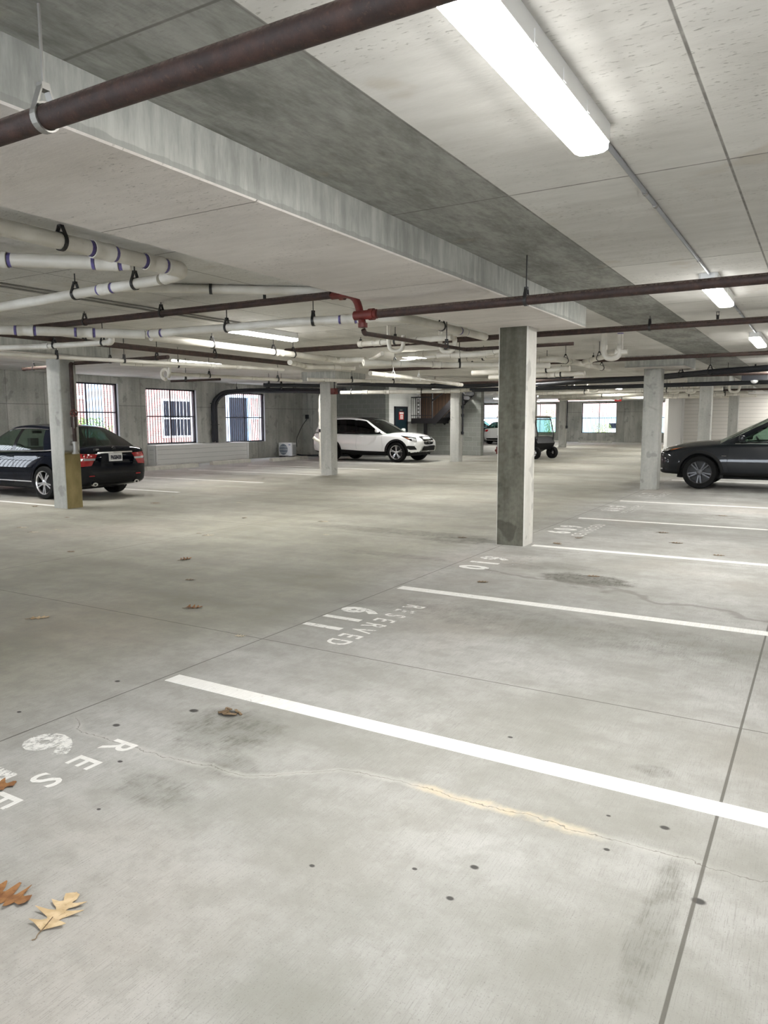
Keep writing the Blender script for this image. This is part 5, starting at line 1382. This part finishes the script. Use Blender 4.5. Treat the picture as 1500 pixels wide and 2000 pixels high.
GLC = dict(name='suv', clad=.375, wb=2.873, wr=.365, track=1.63, rimr=.70, rim=(alloy,5,.13), spw=(.014,.014), crease=.965,
 body=[(-.93,.50,.72,.86,.03),(-.88,.38,.85,1.02,.03),(-.70,.30,.91,1.06,.02),(-.3,.27,.935,1.055,.0),(.5,.27,.945,1.04,.0),(1.4,.27,.945,1.02,.0),(2.1,.27,.945,1.015,.03),(2.45,.275,.945,1.01,.07),(2.873,.28,.94,.985,.10),(3.25,.29,.915,.93,.11),(3.52,.31,.85,.86,.10),(3.66,.36,.74,.80,.09),(3.73,.44,.60,.74,.07)],
 belt=[(-.8,1.10,.80),(-.4,1.08,.85),(.3,1.06,.885),(1.2,1.04,.89),(2.2,1.02,.865),(2.42,1.02,.82)],
 roof=[(-.62,1.53,.62),(-.3,1.585,.645),(.3,1.625,.665),(.8,1.625,.67),(1.2,1.59,.66),(1.5,1.53,.64)],
 lines=[(2.45,1.50),(2.26,1.38),(1.22,1.08),(1.10,.96),(.16,.13),(.06,.04),(-.46,-.34),(-.80,-.60)], panels='pgkgkgp', chrome=(1.0,6.0), bow=.22,
 glass=gl_dark, glass_front=gl_front, glass_rear=gl_dark, roof_mat=blackgloss, mirror=(2.12,1.15,.90), handles=[(.28,.945),(1.32,.93)], handle_mat=pw, mirror_mat=pw, bright=False,
 seams=[[(1.16,1.02),(1.14,.6),(1.16,.42)],[(.10,1.04),(.16,.80),(.42,.55),(.46,.45)],[(2.24,1.0),(2.30,.6),(2.28,.41)]], seam=plain('seam_grey', (.42,.42,.42), .6), extra=glc_extra)
car('white crossover parked nose out beyond the left middle column', pw, GLC, (-16.24,24.36,0), 0)

# ---- dark grey crossover
def cx_extra(e):
    P, T, bvh = e['patch'], e['part'], e['bvh']
    F = (-1,0,0)
    P('grille', [(-.46,.80),(.46,.80)], [(-.34,.50),(.34,.50)], F, blackmatte, .010, 10, 5)
    for s in (1,-1):
        d = Vector((-.62,-.78*s,0)); U = Vector((0,0,1)).cross(d.normalized())*(-1); u0 = Vector((3.40,s*.78,0)).dot(U); sg = 1 if U.y*s > 0 else -1
        Q = lambda L_: [(u0+sg*a,z) for a,z in L_]
        P('head_lamp', Q([(-.30,.86),(.0,.865),(.30,.90)]), Q([(-.26,.785),(.0,.785),(.16,.86)]), d, blackgloss, .006, 10, 4)
        P('lamp_lens', Q([(-.22,.85),(.0,.855)]), Q([(-.20,.805),(.0,.81)]), d, clearlens, .012, 5, 2)
        P('turn_lamp', Q([(.06,.862),(.27,.897)]), Q([(.06,.825),(.16,.862)]), d, amber, .012, 5, 2)
        P('fog_lamp', Q([(-.16,.43),(-.08,.43)]), Q([(-.16,.40),(-.08,.40)]), d, clearlens, .008, 3, 2)
        P('chin_strip', Q([(-.40,.30),(.10,.31)]), Q([(-.40,.285),(.10,.295)]), d, chrome, .010, 8, 1)
        dd = (0,-s,0); U = Vector((0,0,1)).cross(Vector(dd))*(-1); k = 1 if U.x > 0 else -1
        P('sill_cladding', [(k*.44,.40),(k*1.3,.37),(k*2.26,.37)], [(k*.44,.24),(k*1.3,.24),(k*2.26,.24)], dd, blackmatte, .010, 12, 3)
        P('fender_badge', [(k*2.18,.735),(k*2.27,.735)], [(k*2.18,.72),(k*2.27,.72)], dd, chrome, .008, 3, 1)
        for ax in (0, 2.70): arch(e, ax, s, .36)
    for s in (1,-1): P('tail_lamp', [(s*.5,.98),(s*.80,.98)], [(s*.5,.88),(s*.80,.88)], (1,0,0), redlens, .006, 5, 3)
pg = plain('dark_grey_car_paint', (.009,.011,.014), .35, .0, coat=.8, spec=.15)
CX = dict(GLC, name='suv', clad=.35, wb=2.70, wr=.36, track=1.60, rimr=.70, rim=(alloy_dk,5,.17), spw=(.013,.015), hub=alloy_dk, roof_mat=None,
 body=[(-.93,.50,.70,.84,.03),(-.88,.38,.84,1.02,.03),(-.70,.30,.90,1.05,.02),(-.3,.26,.915,1.05,.0),(.5,.25,.92,1.03,.0),(1.3,.25,.92,1.005,.0),(1.9,.25,.92,.995,.03),(2.25,.26,.92,.98,.07),(2.70,.27,.915,.935,.10),(3.1,.28,.895,.88,.10),(3.38,.29,.84,.83,.08),(3.54,.31,.74,.79,.06),(3.62,.36,.60,.74,.04)],
 belt=[(-.8,1.08,.79),(-.4,1.07,.84),(.3,1.05,.87),(1.1,1.02,.872),(2.0,.985,.85),(2.2,.985,.81)],
 roof=[(-.6,1.55,.61),(-.3,1.61,.64),(.2,1.655,.655),(.6,1.66,.66),(.95,1.62,.65),(1.2,1.56,.63)],
 lines=[(2.30,1.22),(2.02,1.10),(.98,.86),(.86,.74),(-.02,-.02),(-.10,-.10),(-.52,-.42),(-.80,-.60)],
 mirror=(1.88,1.10,.88), handles=[(.20,.90),(1.10,.875)], glass=gl_clear, bright=True, seams=[[(.92,1.0),(.90,.6),(.92,.38)],[(2.10,.97),(2.16,.6),(2.12,.38)]], seam=blackmatte, extra=cx_extra)
CX.update(roof_mat=pg, handle_mat=pg, mirror_mat=pg)
car('dark grey crossover at the right edge parked nose to the aisle', pg, CX, (.42,18.28,0), PI)
pt = plain('grey_green_car_paint', (.10,.13,.13), .2, .4, coat=1.0)
car('grey crossover behind the white sedan at the end of the block wall', pt, dict(CX, roof_mat=pt, handle_mat=pt, mirror_mat=pt), (-22.75,50.55,0), 0)

# ------------------------------------------------------------------ golf cart
gc = empty('golf_cart', (-10.2,29.3,0), 'black golf cart behind the nearest column, nose to the right', 'golf cart')
cb = plain('cart_black', (.005,.005,.006), .4, spec=.25)
def cart(mb, name, mat, parent=gc, **k): return mb.build(name, mat, parent, **k)
x0 = -11.35
cart(MB().prism_axis([(x0,.28),(-9.95,.24),(-9.75,.34),(-9.42,.36),(-9.30,.62),(-9.42,.84),(-9.62,.88),(-9.85,.82),(-10.02,.40),(-10.35,.38),(-10.38,.66),(-10.95,.70),(-11.05,.90),(x0,.90)], 28.75, 29.85, 1), 'body', cb)
cart(MB().cbox(-10.95,28.80,.68,-10.42,29.80,.80,.04), 'seat_cushion', tan)
cart(MB().cbox(-11.08,28.80,.80,-10.95,29.80,1.15,.03), 'seat_back', tan)
rf = MB().prism_axis([(-11.4,1.62),(-9.60,1.60),(-9.50,1.63),(-9.62,1.68),(-11.3,1.70)], 28.72, 29.88, 1)
cart(rf, 'roof', plain('cart_roof', (.30,.27,.24), .5))
for y in (28.80, 29.80):
    cart(MB().tube(rounded([(-9.56,y,1.62),(-9.50,y,1.55),(-9.34,y,.95),(-9.36,y,.70)],.08), .022, 8), 'front_post', blk)
    cart(MB().tube([(-11.30,y,1.64),(-11.30,y,.70)], .02, 8), 'rear_post', blk)
cart(MB().add([(-9.53,28.84,1.52),(-9.53,29.76,1.52),(-9.36,29.76,.92),(-9.36,28.84,.92),(-9.525,28.84,1.52),(-9.525,29.76,1.52),(-9.355,29.76,.92),(-9.355,28.84,.92)], [(0,1,2,3),(7,6,5,4),(0,4,5,1),(2,6,7,3)]), 'windshield', gl_front)
cart(MB().bar((-9.53,28.8,1.54),(-9.53,29.8,1.54),.04,.04), 'cross_bar', blk)
sw = cart(MB().lathe([(.14,-.01),(.165,-.01),(.165,.01),(.14,.01)], Matrix.Translation((-9.95,29.0,1.0)) @ Matrix.Rotation(-.9,4,'Y'), 20, closed=True).bar((-9.95,29.0,1.0),(-9.68,29.0,.82),.03,.03), 'steering_wheel', interior)
for ax in (-10.95,-9.42):
    for y, s in ((28.76,-1),(29.84,1)):
        Mx = Matrix.Translation((ax,y,.24)) @ Matrix.Rotation(-s*PI/2,4,'X')
        wo = cart(MB().lathe([(.13,-.08),(.22,-.09),(.24,-.06),(.24,.06),(.22,.09),(.13,.08)], Mx, 28, closed=True), 'wheel', rubber)
        cart(MB().lathe([(0,.03),(.05,.06),(.09,.04),(.13,.07),(.13,.03),(0,-.02)], Mx, 24), 'rim', alloy, wo)
for z in (.60,.48,.34): cart(MB().box(-9.98,28.742,z,-9.88,28.752,z+.02), 'step_mark', alloy)
hit = cart(MB().bar((-11.35,29.3,.26),(-11.75,29.3,.26),.06,.06), 'tow_bar', blk)
cart(MB().cyl((-11.75,29.25,.12),(-11.75,29.25,.42),.07,12).cyl((-11.86,29.25,.27),(-11.66,29.25,.27),.06,12), 'coupler', plain('coupler_dark_red', (.10,.015,.012), .5), hit)

gc.rotation_euler = (0,0,-.33); gc.location = (-10.19,28.6,0)

# ------------------------------------------------------------------ daylight and camera
wd = bpy.data.worlds.new('sky'); SC.world = wd; wd.use_nodes = True
bg = wd.node_tree.nodes['Background']
bg.inputs[0].default_value = (.84,.91,1.0,1); bg.inputs[1].default_value = 4.6
cam = bpy.data.cameras.new('camera'); co = bpy.data.objects.new('camera', cam); COL.objects.link(co); SC.camera = co
cam.sensor_fit = 'VERTICAL'; cam.sensor_height = 24.0; cam.lens = 1441.385/2000*24.0; cam.clip_start = .05; cam.clip_end = 300
F_ = (1441.385, .1225, -.0043, .5348)
cp, sp_ = math.cos(F_[1]), math.sin(F_[1]); cr, sr = math.cos(F_[2]), math.sin(F_[2]); cy, sy = math.cos(F_[3]), math.sin(F_[3])
fw = Vector((-sy*cp, cy*cp, -sp_)); rt = Vector((cy, sy, 0)); up = rt.cross(fw)
rt2 = rt*cr + up*sr; up2 = up*cr - rt*sr
co.matrix_world = Matrix(((rt2.x,up2.x,-fw.x,0),(rt2.y,up2.y,-fw.y,0),(rt2.z,up2.z,-fw.z,1.5),(0,0,0,1)))
vs_ = SC.view_settings
SC.display_settings.display_device = 'sRGB'; vs_.view_transform = 'Standard'; vs_.look = 'None'; vs_.exposure = 1.25; vs_.gamma = 1.0; vs_.use_curve_mapping = False
cyc = SC.cycles
cyc.use_denoising = True; cyc.denoiser = 'OPENIMAGEDENOISE'
cyc.use_adaptive_sampling = True; cyc.adaptive_threshold = .09; cyc.adaptive_min_samples = 12
cyc.max_bounces = 7; cyc.diffuse_bounces = 3; cyc.glossy_bounces = 4; cyc.transparent_max_bounces = 12; cyc.sample_clamp_indirect = 6; cyc.caustics_reflective = False; cyc.caustics_refractive = False
